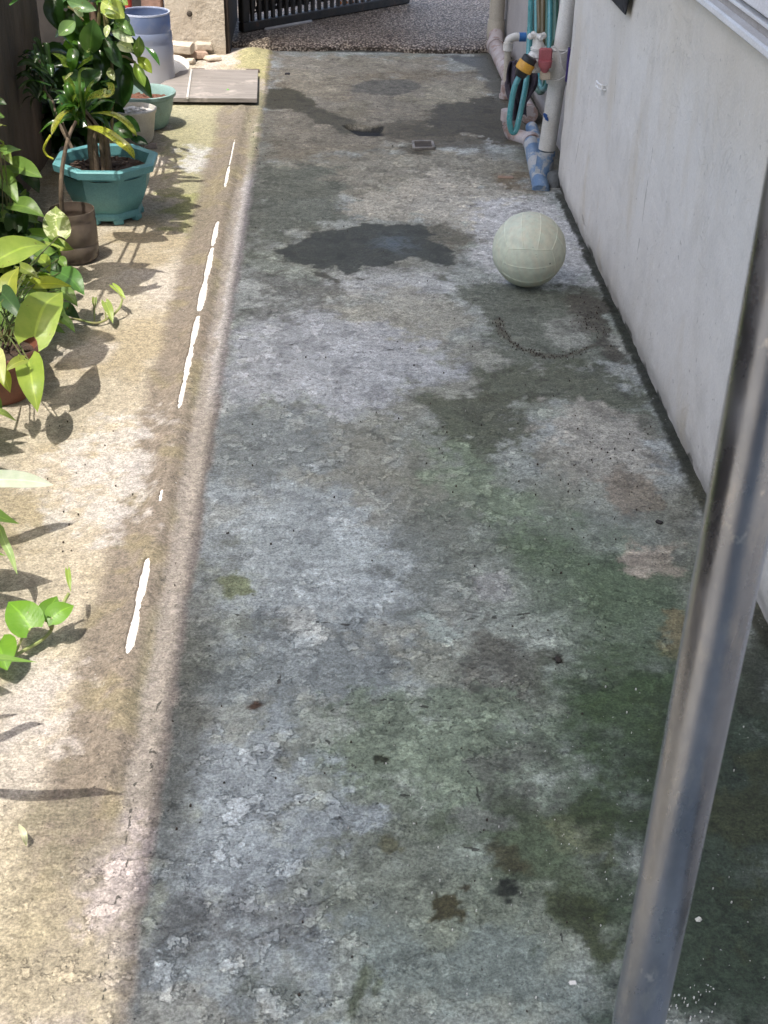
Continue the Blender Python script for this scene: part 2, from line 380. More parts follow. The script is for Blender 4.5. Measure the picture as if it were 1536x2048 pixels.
T([(1470,1500),(1560,1480),(1640,1850),(1560,1850),(1500,1780),(1460,1640)], A(60,62,42), .6, .08, 1.2, breakup=.6)
T([(1090,1780),(1180,1790),(1230,1900),(1180,1930),(1110,1870)], A(60,66,44), .8, .03, 1.2, breakup=.5)
T([(430,1160),(470,1140),(525,1155),(515,1190),(470,1205),(440,1195)], A(118,124,92), .85, .02, .6, breakup=.7)
T([(690,1990),(730,1950),(740,1980),(705,2048),(680,2048)], A(88,94,76), .8, .012, .5, breakup=.4)
T([(735,1985),(755,1975),(750,2010),(735,2015)], A(88,94,76), .8, .01, .5)
ARCS = [(995,640),(1003,665),(1030,690),(1070,708),(1110,714),(1150,708),(1190,690)]
rd = lined(ARCS, x+.012*n_hi, y+.02*n_hi); put(sst(.016, .002, rd+.01*n_fl), A(74,66,58), .6)
# puddle and its brown fringe
T([(850,450),(905,455),(945,485),(930,500),(895,500),(850,490)], A(84,76,62), .8, .03, 1, .3, breakup=.8)
T([(540,505),(600,470),(735,432),(850,436),(940,470),(950,510),(900,545),(760,545),(700,570),(590,545)], A(112,110,104), .45, .05, 1.2)
pm = T([(560,505),(600,480),(665,457),(735,443),(790,447),(850,447),(870,460),(850,480),(900,490),(918,515),(905,532),(870,530),(830,523),(790,523),(735,530),(727,553),(700,552),(675,535),(640,540),(600,530),(578,520)], A(64,65,61), .95, .016, 1.0, .5, breakup=.8, rag=1.5)
q = gz(790, 488); wet = np.maximum(wet, pm*1.05*np.exp(-(((x-q.x)/.13)**2+((y-q.y)/.16)**2))*sst(-.35, .15, n_hi+.5*n_fine))
put(sst(.5, .2, np.abs(pm-.5))*0+pm*sst(.05, .3, n_hi), A(58, 60, 56), .5)
T([(625,540),(660,548),(680,566),(655,560)], A(74,72,66), .9, .012, .5, .4)
# pits
PITS = [((895,1818), .028, (66,62,44)), ((1015,1784), .020, (34,38,34)), ((765,1518), .013, (40,42,32)), ((1115,1320), .012, (40,36,28)), ((930,1776), .009, (70,66,54)), ((508,1410), .012, (80,58,46)), ((780,1690), .02, (100,100,84))]
hgt = .0012*n_fine+.004*n_mid+.006*n_big
for p, r, c in PITS:
    q = gz(*p); d = np.hypot(x-q.x, (y-q.y)*1.0)+.35*r*fbm(x, y, 60, 3, 71)*3
    m = sst(r, r*.72, d); put(m, A(*c), .95); hgt -= m*.5*r
# ---- sunlit strip
lit = sst(-.244, -.262, x+.012*fbm(x, y, 14, 4, 80))
strip = np.zeros((NV, 3)); keep = col.copy(); col = strip
col[:] = S(222, 205, 168)
put(sst(.0, .25, fbm(wx, wy, 2.4, 5, 81)), S(206, 186, 142), .8)
put(sst(.05, .3, fbm(wx, wy, 3.1, 6, 82)), S(236, 222, 196), .55)
T([(300,200),(420,190),(540,180),(500,420),(430,440),(330,430),(340,300)], S(188,182,128), .75, .08, 1.5, breakup=.4)
T([(380,290),(440,300),(400,345),(360,335)], S(244,238,222), .7, .05, 1.5, breakup=.7)
T([(395,190),(460,190),(440,280),(400,300),(380,250)], S(196,186,140), .8, .04, 1.2)
T([(340,390),(430,380),(410,480),(340,460)], S(176,174,100), .7, .05, 1.2, breakup=.5)
T([(440,200),(520,195),(500,440),(470,600),(440,640),(445,440)], S(170,164,124), .8, .04, 1)
T([(468,370),(505,360),(495,470),(470,530),(455,470)], S(226,216,204), .8, .03, .8, breakup=.4)
# damp band along the embedded pipe
px_ = -.345; bw = .075+.03*fbm(0*x+1.3, y, 2.3, 4, 90)+.02*fbm(x, y, 12, 4, 91)
band = sst(.02, -.02, np.abs(x-px_+.012)-bw*np.where(x < px_, 1.0, 1.0)); band *= sst(.9, 1.3, y)*sst(6.0, 5.2, y)
put(band, S(158, 142, 118), .9)
put(band*sst(.0, .3, fbm(x, y, 7, 5, 92)), S(176, 160, 118), .7)
put(sst(.03, .0, np.abs(x-px_-.036-.01*n_mid))*band*sst(-.1, .3, fbm(x, y, 3, 4, 94)), S(176, 166, 122), .55)
put(sst(px_+.025, px_+.045, x+.02*n_hi)*sst(1.0, 1.25, y)*sst(4.6, 4.2, y), S(178, 166, 146), .8)
put(sst(px_+.052, px_+.064, x+.02*n_hi+.012*n_fl)*sst(2.6, 3.0, y+.3*n_mid)*sst(4.8, 4.5, y), S(216, 208, 192), .55)
T([(0,1700),(120,1650),(230,1800),(200,2048),(-60,2048),(-60,1700)], S(208,192,150), .7, .12, 1.2, breakup=.5)
T([(170,1700),(260,1640),(290,1720),(250,1850),(170,1860)], S(212,196,178), .8, .05, 1.2, breakup=.5)
T([(100,1560),(200,1560),(180,1700),(80,1760)], S(160,148,116), .7, .06, 1.2, breakup=.5)
T([(-20,960),(110,990),(80,1110),(-20,1100)], S(190,172,130), .8, .05, 1.2, breakup=.6)
T([(160,860),(290,830),(280,960),(230,1060),(140,1090),(100,960)], S(246,236,214), .6, .1, 1.4, breakup=.8)
T([(40,1350),(160,1330),(130,1440),(20,1450)], S(236,222,198), .6, .1, 1.4, breakup=.8)
T([(520,95),(545,95),(540,170),(470,130),(490,100)], S(196,186,120), .8, .04, 1)
T([(420,110),(480,90),(470,130),(400,140)], S(246,226,196), .8, .03, 1)
lip = sst(.028, .012, np.abs(x-LITX+.018+.02*fbm(x, y, 10, 4, 95)))*sst(6.2, 4.5, y)
put(0*lip*sst(.05, .3, fbm(x, y, 4, 5, 97)+.2*sst(2.4, 3.4, y)), S(206, 194, 180), .4)
strip = col; col = keep
# slab edge damp
edge = sst(LITX-.02, LITX+.015, x)*sst(-.17, -.23, x+.07*n_hi+.05*n_mid)
put(edge*sst(1.15, 1.5, y)*sst(2.3, 1.8, y), A(84, 84, 80), .75)
put(edge*sst(5.5, 4.9, y)*sst(3.6, 4.0, y), A(108, 108, 104), .4)
col = col*(1-lit[:, None])+strip*lit[:, None]
# dark line along the threshold step, moss line and darker bands at wall foot
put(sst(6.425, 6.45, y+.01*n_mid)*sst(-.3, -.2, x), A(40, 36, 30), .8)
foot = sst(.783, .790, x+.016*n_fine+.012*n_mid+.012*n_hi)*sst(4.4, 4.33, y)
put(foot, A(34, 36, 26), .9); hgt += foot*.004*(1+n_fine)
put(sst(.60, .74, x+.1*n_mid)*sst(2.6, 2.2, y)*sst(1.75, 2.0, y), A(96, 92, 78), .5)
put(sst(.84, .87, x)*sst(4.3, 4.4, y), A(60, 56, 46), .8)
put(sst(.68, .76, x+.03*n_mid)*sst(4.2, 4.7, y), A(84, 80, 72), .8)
# general mottling: pale flakes, dark freckles
fl = sst(.10, .16, n_fl)*(1-wet)*(1-lit)*sst(.10, .2, col.mean(1)); col *= (1+.20*fl)[:, None]; hgt += .0012*fl
dk = sst(.14, .22, fbm(wx, wy, 13, 5, 101, .62))*(1-lit); col *= (1-.26*dk)[:, None]; hgt -= .001*dk
col *= (1+.16*n_fine+.10*n_mid)[:, None]
# relief: gutter, slab lip, mound over the pipe and its broken openings
hgt -= .006*sst(LITX+.004, LITX-.008, x+.02*fbm(x, y, 14, 4, 80)+.010*(y < 1.5))*sst(5.5, 4.0, y)
EXPO = [((469,286),(460,338),.0035),((460,340),(449,381),.006),((436,452),(425,500),.0085),((425,503),(413,570),.0095),((413,570),(402,631),.0115),((402,641),(390,700),.009),((390,700),(376,770),.0085),((376,770),(361,826),.006),((326,992),(322,1012),.004),((301,1130),(281,1230),.0085),((280,1232),(262,1318),.0085)]
ad = np.abs(x-px_+.002*fbm(x, y, 20, 3, 105)); mound = .0125*np.exp(-(ad/.030)**2)*sst(1.6, 1.8, y)*sst(5.3, 5.0, y)
opn = np.zeros(NV)
for a, b, hw in EXPO:
    ya, yb = gz(*a).y, gz(*b).y; y0, y1 = min(ya, yb), max(ya, yb); t = np.clip((y-y0)/(y1-y0), 0, 1)
    hh = hw*(.55+.6*np.sin(np.pi*t)**.6)*((y > y0-.002) & (y < y1+.002))*.85+.0034*fbm(x, y, 55, 4, 106)
    opn = np.maximum(opn, sst(hh, hh-.004, ad)*((y > y0-.006) & (y < y1+.006)))
adm = ad*(1+.5*fbm(x, y, 9, 4, 107)); hgt = np.maximum(hgt+mound, .0155*np.exp(-(adm/.030)**3)*(ad < .09)*sst(1.45, 1.5, y)*sst(5.45, 5.4, y)-.004*(1-sst(0, .02, .05-ad)*0)*0); hgt = hgt*(1-opn)+(-.012)*opn
ringo = sst(.0, .4, opn)*(1-opn); col = col*(1-ringo[:, None]*.5)+np.array([.22, .09, .04])[None]*ringo[:, None]*.5
# moss-covered lump at the threshold
q = gz(500, 112); hgt += .03*np.exp(-(((x-q.x)/.06)**2+((y-q.y)/.12)**2))
hgt -= .02*sst(.03, .0, sdf([(697,252),(760,256),(757,268),(725,268)], x, y))
CR = [[(405,1227),(674,1250),(824,1251),(936,1238),(1093,1223)],[(660,1422),(720,1403),(780,1399),(840,1414),(900,1420)],[(833,585),(886,600),(962,600),(1109,602)],[(482,682),(552,685),(728,705),(904,686),(998,686)],[(500,329),(615,329),(673,332)],[(527,221),(556,224),(610,239),(688,263)],[(878,265),(937,270),(1020,295),(1054,307)],[(1020,383),(1069,392),(1078,422)],[(630,1471),(701,1522),(766,1586),(830,1593)],[(923,1522),(973,1622)],[(923,1686),(988,1715)],[(1080,1822),(1124,1880),(1160,1915)],[(1131,1794),(1174,1851),(1202,1887)],[(420,1590),(480,1588),(545,1595)],[(960,1240),(1060,1235)],[(1080,420),(1125,445),(1150,480)],[(450,1290),(520,1310),(600,1300)],[(560,1330),(556,1370),(530,1380)],[(255,1490),(340,1520)],[(480,180),(505,260),(520,330)]]
crk = np.full(NV, 9.)
jx = x+.012*fbm(x, y, 16, 4, 111); jy = y+.012*fbm(x, y, 16, 4, 112)
for c in CR: crk = np.minimum(crk, lined(c, jx, jy))
ecr = np.abs(x-LITX+.02*fbm(x, y, 14, 4, 80)+.010*(y < 1.5)-.004); crk = np.minimum(crk, np.where(y < 1.75, ecr*1.4, 9))
col = np.clip(col, .008, .85)
vz = hgt
ny, nx = len(ys), len(xs)
idx = np.arange(NV).reshape(ny, nx)
quads = np.stack([idx[:-1, :-1], idx[:-1, 1:], idx[1:, 1:], idx[1:, :-1]], -1).reshape(-1, 4)
me = bpy.data.meshes.new('concrete_floor'); me.vertices.add(NV); me.loops.add(quads.size); me.polygons.add(len(quads))
me.vertices.foreach_set('co', np.stack([x, y, vz], 1).astype('f').ravel())
me.loops.foreach_set('vertex_index', quads.ravel().astype('i'))
me.polygons.foreach_set('loop_start', np.arange(0, quads.size, 4, dtype='i')); me.update(calc_edges=True)
me.polygons.foreach_set('use_smooth', np.ones(len(quads), bool))
ca = me.color_attributes.new('Col', 'FLOAT_COLOR', 'POINT'); ca.data.foreach_set('color', np.concatenate([col, wet[:, None]], 1).astype('f').ravel())
a2 = me.attributes.new('crk', 'FLOAT', 'POINT'); a2.data.foreach_set('value', np.clip(crk, 0, .1).astype('f'))
a3 = me.attributes.new('lit', 'FLOAT', 'POINT'); a3.data.foreach_set('value', lit.astype('f'))
flk = .42+.45*sst(2.0, 1.4, y)*sst(.25, -.05, x+.2*n_mid)+.35*sst(-.05, .2, fbm(x, y, 1.7, 4, 120))-.5*lit
a4 = me.attributes.new('flk', 'FLOAT', 'POINT'); a4.data.foreach_set('value', np.clip(flk, .05, 1).astype('f'))
floor = bpy.data.objects.new('concrete_floor', me); COL.objects.link(floor); floor['kind'] = 'structure'
def floor_mat():
    s = NT('concrete'); at = s.n('ShaderNodeAttribute', attribute_name='Col'); ck = s.n('ShaderNodeAttribute', attribute_name='crk')
    v = s.coord('Object'); c = at.outputs['Color']; W = at.outputs['Alpha']
    FK = s.n('ShaderNodeAttribute', attribute_name='flk').outputs['Fac']; dry = s.math('MAXIMUM', s.math('SUBTRACT', 1.0, W), 0.0)
    grain = s.noise(v, 210, 6, .8); med = s.noise(v, 62, 9, .78, .0); lo = s.noise(v, 17, 9, .66, .15)
    c = s.mix(.85, c, s.gray(s.rng(grain, .40, .60, .58, 1.40)), 'MULTIPLY')
    c = s.mix(.8, c, s.gray(s.rng(med, .41, .59, .64, 1.32)), 'MULTIPLY')
    fl = s.math('MULTIPLY', s.rng(lo, .545, .575), dry); c = s.mix(s.math('MULTIPLY', fl, FK), c, s.mix(1, c, (1.48, 1.46, 1.45), 'MULTIPLY'))
    fd = s.math('MULTIPLY', s.rng(s.noise(v, 31, 9, .68, .2), .60, .64), dry); c = s.mix(s.math('MULTIPLY', fd, .5), c, s.mix(1, c, (.6, .6, .57), 'MULTIPLY'))
    fe = s.math('MULTIPLY', s.rng(s.math('ABSOLUTE', s.math('SUBTRACT', lo, .546)), .0, .005, 1, 0), s.rng(s.noise(v, 3.3, 4), .50, .62)); c = s.mix(s.math('MULTIPLY', s.math('MULTIPLY', fe, dry), s.math('MULTIPLY', FK, .75)), c, s.mix(1, c, (.42, .42, .40), 'MULTIPLY'))
    f2 = s.math('MULTIPLY', s.rng(s.noise(v, 41, 8, .7), .57, .585), dry); c = s.mix(s.math('MULTIPLY', f2, s.math('MULTIPLY', FK, .8)), c, s.mix(1, c, (1.4, 1.4, 1.38), 'MULTIPLY'))
    dv = s.coord('Object', (.42, 1, 1)); ds = s.math('MULTIPLY', s.rng(s.noise(dv, 92, 4, .62), .655, .67), s.rng(s.noise(v, 2.6, 4), .42, .6)); c = s.mix(s.math('MULTIPLY', ds, .62), c, s.mix(1, c, (.22, .21, .2), 'MULTIPLY'))
    spk = s.rng(s.noise(v, 120, 2, .5), .70, .73); c = s.mix(s.math('MULTIPLY', spk, .75), c, (.03, .03, .028))
    wsp = s.rng(s.noise(v, 150, 2, .5), .745, .76); c = s.mix(s.math('MULTIPLY', s.math('MULTIPLY', wsp, dry), .6), c, (.6, .6, .58))
    thr = s.rng(s.noise(v, 40, 4), .38, .66, -.0015, .0036)
    cr = s.math('LESS_THAN', ck.outputs['Fac'], thr); c = s.mix(s.math('MULTIPLY', cr, .8), c, (.03, .03, .026))
    s.l(c, s.b.inputs['Base Color'])
    rz = s.math('ADD', s.math('MULTIPLY', W, -.55), s.rng(med, .3, .7, .82, .96)); s.l(rz, s.b.inputs['Roughness'])
    s.b.inputs['Specular IOR Level'].default_value = .4
    h = s.math('ADD', s.math('MULTIPLY', grain, .35), s.math('ADD', med, s.math('MULTIPLY', fl, s.math('MULTIPLY', FK, .8))))
    h = s.math('SUBTRACT', h, s.math('ADD', s.math('MULTIPLY', cr, 1.0), s.math('MULTIPLY', spk, .5)))
    h = s.math('MULTIPLY', h, s.math('MAXIMUM', .12, s.math('SUBTRACT', 1.0, s.math('MULTIPLY', W, .8))))
    wv = s.n('ShaderNodeTexNoise'); s.l(v, wv.inputs[0]); wv.inputs['Scale'].default_value = 130; wv.inputs['Detail'].default_value = 2
    h = s.math('ADD', h, s.math('MULTIPLY', s.math('MULTIPLY', wv.outputs['Fac'], W), .45))
    s.l(s.bump(h, .0034), s.b.inputs['Normal']); return s.m
me.materials.append(floor_mat())
def single(m, name, mat, label, cat, group=None, kind=None, **k):
    """a thing that is one mesh, its origin at its base"""
    v = np.array(m.v); o0 = Vector(((v[:, 0].min()+v[:, 0].max())/2, (v[:, 1].min()+v[:, 1].max())/2, v[:, 2].min()))
    m.v = [tuple(Vector(p)-o0) for p in m.v]; o = m.build(name, mat, **k); o.location = o0
    if kind: o['kind'] = kind
    if label: tag(o, label, cat, group)
    return o
# wide ground under everything
m = MB(); m.add([(-40, -40, -.06), (40, -40, -.06), (40, 80, -.06), (-40, 80, -.06)], [(0, 1, 2, 3)])
gm = simple('packed earth', (.34, .30, .23), (.25, .22, .17), .9, 6, bump=.01, bscale=30)
g_ = m.build('ground', gm, smooth=False); g_['kind'] = 'structure'
# pebble-dash threshold ramp
def pebble_mat():
    s = NT('pebble wash'); v = s.coord('Object'); vz_ = s.n('ShaderNodeTexVoronoi'); s.l(v, vz_.inputs['Vector']); vz_.inputs['Scale'].default_value = 95
    hs = s.n('ShaderNodeSeparateColor'); s.l(vz_.outputs['Color'], hs.inputs[0])
    c = s.mix(hs.outputs[0], (.16, .13, .105), (.54, .47, .39)); c = s.mix(s.rng(hs.outputs[1], .8, .82), c, (.42, .37, .31))
    c = s.mix(s.rng(vz_.outputs['Distance'], .32, .6), c, (.06, .048, .038))
    c = s.mix(s.rng(s.noise(v, 2.5, 5), .4, .65, 0, .6), c, s.mix(1, c, (.6, .52, .42), 'MULTIPLY'))
    s.l(c, s.b.inputs['Base Color']); s.b.inputs['Roughness'].default_value = .6; s.b.inputs['Specular IOR Level'].default_value = .3
    s.l(s.bump(s.rng(vz_.outputs['Distance'], 0, .6, 1, 0), .004), s.b.inputs['Normal']); return s.m
m = MB(); n = 90; vs = []
for j in range(5):
    for i in range(n+1):
        xx = -1.2+2.6*i/n; e = .018*math.sin(xx*9)+.012*random.uniform(-1, 1)
        yy, zz = [(6.455+e-.012*xx, -.02), (6.462+e-.012*xx, .018), (6.485+e, .030), (6.7, .034), (9.2, .03)][j]
        vs.append((xx, yy, zz))
m.add(vs, [(j*(n+1)+i, j*(n+1)+i+1, (j+1)*(n+1)+i+1, (j+1)*(n+1)+i) for j in range(4) for i in range(n)])
p_ = m.build('pebble_path', pebble_mat()); p_['kind'] = 'structure'
m = MB(); m.add([(-20, 9.2, .02), (20, 9.2, .02), (20, 16, .02), (-20, 16, .02)], [(0, 1, 2, 3)])
r_ = m.build('street', simple('street concrete', (.42, .40, .36), (.34, .32, .29), .85, 8, bump=.004), smooth=False); r_['kind'] = 'structure'

# ------------------------------------------------------------------ house on the right
def plaster_mat():
    s = NT('white plaster'); v = s.coord('Object'); sp = s.n('ShaderNodeSeparateXYZ'); s.l(v, sp.inputs[0]); zz = sp.outputs[2]
    c = s.mix(s.rng(s.noise(v, 1.6, 6), .38, .66), (.66, .632, .58), (.58, .556, .51))
    st = s.coord('Object', (1, 1.6, .6)); c = s.mix(s.rng(s.noise(st, 3, 7, .6, .0), .52, .72, 0, .35), c, (.46, .42, .35))
    yl = s.math('MULTIPLY', s.rng(s.noise(st, 2.1, 4), .56, .66), s.rng(zz, .0, .9, .75, .1)); c = s.mix(yl, c, (.50, .43, .31))
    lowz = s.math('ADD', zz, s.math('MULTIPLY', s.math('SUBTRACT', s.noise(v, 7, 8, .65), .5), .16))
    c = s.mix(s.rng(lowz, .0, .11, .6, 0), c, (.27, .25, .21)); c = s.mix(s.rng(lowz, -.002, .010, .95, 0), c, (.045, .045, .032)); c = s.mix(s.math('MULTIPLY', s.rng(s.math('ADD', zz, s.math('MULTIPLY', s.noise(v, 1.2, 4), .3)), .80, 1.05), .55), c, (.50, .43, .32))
    rg = s.noise(v, 7.5, 8, .62, 1.2); rg = s.math('MULTIPLY', s.rng(s.math('ABSOLUTE', s.math('SUBTRACT', rg, .5)), 0, .010, 1, 0), s.rng(s.noise(v, 2.3, 3), .50, .60)); c = s.mix(s.math('MULTIPLY', rg, .45), c, (.76, .75, .72))
    c = s.mix(s.rng(s.noise(v, 9, 9, .72), .50, .68, 0, .35), c, (.44, .42, .38)); ck = s.vor(v, 1.5, 'DISTANCE_TO_EDGE'); c = s.mix(s.math('MULTIPLY', s.rng(s.math('ADD', ck, s.math('MULTIPLY', s.noise(v, 12, 6), .05)), .0245, .027, .55, 0), s.rng(s.noise(v, 1.1, 2), .5, .55)), c, (.25, .23, .2))
    pz = s.rng(s.noise(v, 48, 3, .5), .70, .72); c = s.mix(s.math('MULTIPLY', pz, .5), c, (.24, .22, .2))
    c = s.mix(.25, c, s.gray(s.rng(s.noise(v, 180, 4), .3, .7, .7, 1.2)), 'MULTIPLY')
    s.l(c, s.b.inputs['Base Color']); s.b.inputs['Roughness'].default_value = .8
    tr = s.coord('Object', (1, 1, 1)); a = s.noise(tr, 5.5, 9, .60, 2.2); ridge = s.rng(s.math('ABSOLUTE', s.math('SUBTRACT', a, .5)), 0, .03, 1, 0)
    ridge = s.math('MULTIPLY', ridge, s.rng(s.noise(v, 3.1, 3), .48, .62))
    h = s.math('ADD', s.math('MULTIPLY', s.noise(v, 130, 4), .22), s.math('ADD', s.noise(v, 9, 6, .6), s.math('MULTIPLY', ridge, .12)))
    s.l(s.bump(h, .007), s.b.inputs['Normal']); return s.m
PL = plaster_mat()
ROOFZ = 4.2
house = thing('house', 'white plastered house wall with sliding window and high roof over the right of the alley', 'house', (.9, 2, 0))
def grid_wall(X, y0, y1, z0, z1, X2, seed, nyw=240, nzw=100):
    """plaster face towards -X with shallow trowelled unevenness and a ragged foot, closed box behind"""
    Y, Z = np.meshgrid(np.linspace(y0, y1, nyw), z0+(z1-z0)*np.linspace(0, 1, nzw)**1.6)
    D = .006*fbm(Y, Z, 1.1, 4, seed)+.003*fbm(Y, Z, 6, 4, seed+1)-.004*sst(.05, 0, Z+.05*fbm(Y, Z, 8, 4, seed+3))*0
    D = D-.012*sst(.06, .0, Z+.03*fbm(Y, Y*0, 9, 4, seed+2))
    m = MB(); m.add([(X+.0-d, yy, zz) for d, yy, zz in zip(D.ravel(), Y.ravel(), Z.ravel())], [(j*nyw+i, (j+1)*nyw+i, (j+1)*nyw+i+1, j*nyw+i+1) for j in range(nzw-1) for i in range(nyw-1)])
    m.box((X+.012, y0, z0), (X2, y1, z1)); return m
WX, FX, CY = .80, .872, 4.395
grid_wall(WX, .9, CY, -.03, ROOFZ, 1.10, 130).build('wall', PL, house)
PG = simple('grey render', (.40, .375, .36), (.33, .31, .295), .85, 4, bump=.004, bscale=60, stain=(.22, .2, .18), sscale=3, sthr=(.6, .75))
fw = grid_wall(FX, CY+.002, 6.86, -.03, ROOFZ, 1.08, 140, 120, 60).build('side_wall', PG, house)
# chipped filler along the corner
m = MB(); nn = 90; vs = []
for k in range(nn+1):
    z = .01+1.25*k/nn; e = random.uniform(.006, .022); f_2 = random.uniform(.022, .05)
    vs += [(WX+.006, CY-.001, z), (WX+.012, CY+.003+e, z), (WX+f_2, CY+.004+e, z), (WX+.065, CY+.003, z)]
m.add(vs, [(k*4+i, k*4+i+1, k*4+i+5, k*4+i+4) for k in range(nn) for i in range(3)])
m.build('corner_filler', PG, house, smooth=False)
rough_later = True
m = MB(); m.box((-1.14, -1.75, -.04), (.79, -1.6, ROOFZ-.002)); m.build('end_wall', simple('dark end wall', (.16, .155, .15), (.12, .115, .11), .8, 4), house)
RM = simple('roof board', (.22, .2, .18), (.17, .155, .14), .8, 5)
eave = LITX+.012-SUN.x/-SUN.z*0 - (.22)*(ROOFZ)
m = MB(); m.box((eave, -1.7, ROOFZ), (1.12, 6.6, ROOFZ+.12), 0, .01); m.build('roof', RM, house)
# sliding window on track rails
WHT = simple('white aluminium', (.72, .72, .72), (.64, .63, .62), .45, 10, spec=.5)
LT = simple('clear pane glass', (.62, .6, .6), (.5, .48, .46), .25, 14)
DK = simple('dark room', (.12, .105, .09), None, .9, 5)
m = MB(); m.box((.770, .97, .912), (.806, 3.63, .930), 0, .004); win = m.build('window', WHT, house)
m = MB(); m.box((.785, .97, 1.9), (.806, 3.63, 1.94), 0, .003); m.box((.785, .97, .931), (.806, 1.0, 1.899), 0, .003); m.box((.785, 3.6, .931), (.806, 3.63, 1.899), 0, .003); m.build('frame', WHT, win)
m = MB(); m.box((.794, 1.001, .9305), (.7985, 3.599, 1.899)); m.build('track_panel', simple('track brown grey', (.40, .36, .32), (.33, .29, .26), .7, 12), win)  # brown-grey panel set back behind the window rails
m = MB(); m.box((.776, 1.001, .953), (.7935, 3.599, .961), 0, .002); m.build('track_rail', WHT, win)
m = MB(); m.box((.772, 1.001, .972), (.7935, 3.599, 1.02), 0, .003); m.build('sash_rail', simple('sash white', (.74, .74, .75), (.66, .65, .66), .4, 9), win)
m = MB(); m.box((.784, 1.02, 1.021), (.788, 3.58, 1.898)); m.build('pane', LT, win)
# ------------------------------------------------------------------ left wall, column, gate, back panels
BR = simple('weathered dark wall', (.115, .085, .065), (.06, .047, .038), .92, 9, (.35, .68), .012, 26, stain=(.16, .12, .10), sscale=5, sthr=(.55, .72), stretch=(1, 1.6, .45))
def rough_box(lo, hi, amp, name, mat, label, cat, seed, cell=.03, parent=None):
    m = MB(); lo = np.array(lo); hi = np.array(hi)
    faces = [(0, 0), (0, 1), (1, 0), (1, 1), (2, 1)]
    for ax, sd in faces:
        a, b = [i for i in range(3) if i != ax]
        na = max(2, int((hi[a]-lo[a])/cell)+1); nb = max(2, int((hi[b]-lo[b])/cell)+1)
        U, V = np.meshgrid(np.linspace(lo[a], hi[a], na), np.linspace(lo[b], hi[b], nb)); P = np.zeros((U.size, 3))
        P[:, a] = U.ravel(); P[:, b] = V.ravel(); P[:, ax] = (hi if sd else lo)[ax]
        for i in range(3):
            P[:, i] += amp*fbm(P[:, 0]*1.0+P[:, 2]*.7, P[:, 1]+P[:, 2]*.6, 6, 4, seed+i*5)
        f = [(j*na+i, j*na+i+1, (j+1)*na+i+1, (j+1)*na+i) for j in range(nb-1) for i in range(na-1)]
        if (sd == 0) != (ax == 1): f = [q[::-1] for q in f]
        m.add(P.tolist(), f)
    if parent: return m.build(name, mat, parent)
    return single(m, name, mat, label, cat)
LWX = -1.0
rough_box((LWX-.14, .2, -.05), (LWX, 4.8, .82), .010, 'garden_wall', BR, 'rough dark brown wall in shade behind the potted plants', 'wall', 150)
CC = simple('gate post render', (.50, .44, .35), (.40, .34, .26), .9, 8, (.35, .65), .010, 40, stain=(.27, .22, .16), sscale=6, sthr=(.6, .72))
post = thing('gate_post', 'beige cement gate post with a chipped hole beside the blue jug', 'post', (-.61, 6.47, 0))
rough_box((-.745, 6.345, -.05), (-.472, 6.60, 2.1), .006, 'pillar', CC, '', '', 160, .02, post)
q = gy(379, 28, 6.34); m = MB(); m.lathe([(.0, .004), (.006, .004), (.010, 0), (.014, -.003)], (q.x, 6.341, q.z), 14, M=Matrix.Rotation(R_(90), 4, 'X')); m.build('hole', simple('chip', (.05, .04, .03), None, .95), post)
WD = simple('pinkish timber', (.34, .21, .16), (.24, .15, .115), .8, 6, bump=.004, stretch=(6, 6, .6))
m = MB(); m.box((-.86, 6.42, -.03), (-.765, 6.5, 2.0), .0, .006); single(m, 'timber_board', WD, 'pinkish brown upright board between the jug and the beige gate post', 'board')
m = MB(); m.tube([(-.925, 6.45, -.02), (-.92, 6.45, 1.9)], .018, 10); single(m, 'red_pipe', simple('red paint', (.35, .03, .02), (.22, .03, .02), .5, 15), 'dark red upright pipe seen above the rim of the blue jug', 'pipe')
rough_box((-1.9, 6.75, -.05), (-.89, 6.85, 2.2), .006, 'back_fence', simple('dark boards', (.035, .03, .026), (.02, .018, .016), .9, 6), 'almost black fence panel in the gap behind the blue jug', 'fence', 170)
GM = simple('black gate paint', (.022, .022, .022), (.04, .034, .03), .5, 18, bump=.002, stain=(.12, .06, .035), sscale=9, sthr=(.62, .7))
GS = simple('rusty sheet', (.018, .017, .017), (.032, .026, .022), .6, 9, bump=.002)
POST_SHADE = simple('post side shade', (.035, .024, .018), (.022, .016, .012), .9, 14)
m = MB(); m.box((-.4715, 6.36, -.03), (-.452, 7.0, 2.08), 0, .003); m.build('side_shade', POST_SHADE, post)  # thin dark sheet over the post's side face, its shade put into colour
gate = thing('metal_gate', 'black barred metal gate with torn backing sheet standing ajar at the alley end', 'gate', (-.43, 6.8, 0))
ga, gb = gz(482, 64, .036), gz(815, 5, .036); ga.z = gb.z = 0; gd_ = (gb-ga); GL = gd_.length; gu = gd_/GL; gang = math.atan2(gu.y, gu.x)
GT = Matrix.Translation(ga) @ Matrix.Rotation(gang, 4, 'Z')
m = MB()
for lo, hi in (((0, -.02, .036), (GL, .02, .080)), ((0, -.02, 1.10), (GL, .02, 1.15)), ((0, -.02, .081), (.045, .02, 1.099)), ((GL-.045, -.02, .081), (GL, .02, 1.099))):
    c = [(a+b)/2 for a, b in zip(lo, hi)]; hh = [(b-a)/2 for a, b in zip(lo, hi)]
    m.box([-q for q in hh], hh, 0, .004, M=GT @ Matrix.Translation(c))
m.build('frame', GM, gate)
for k in range(24):
    xx = .075+k*(GL-.15)/23; m = MB(); m.box((-.009, -.009, 0), (.009, .009, 1.02), 0, .002, M=GT @ Matrix.Translation((xx, 0, .0795))); m.build('bar', GM, gate)
m = MB(); xx = .05
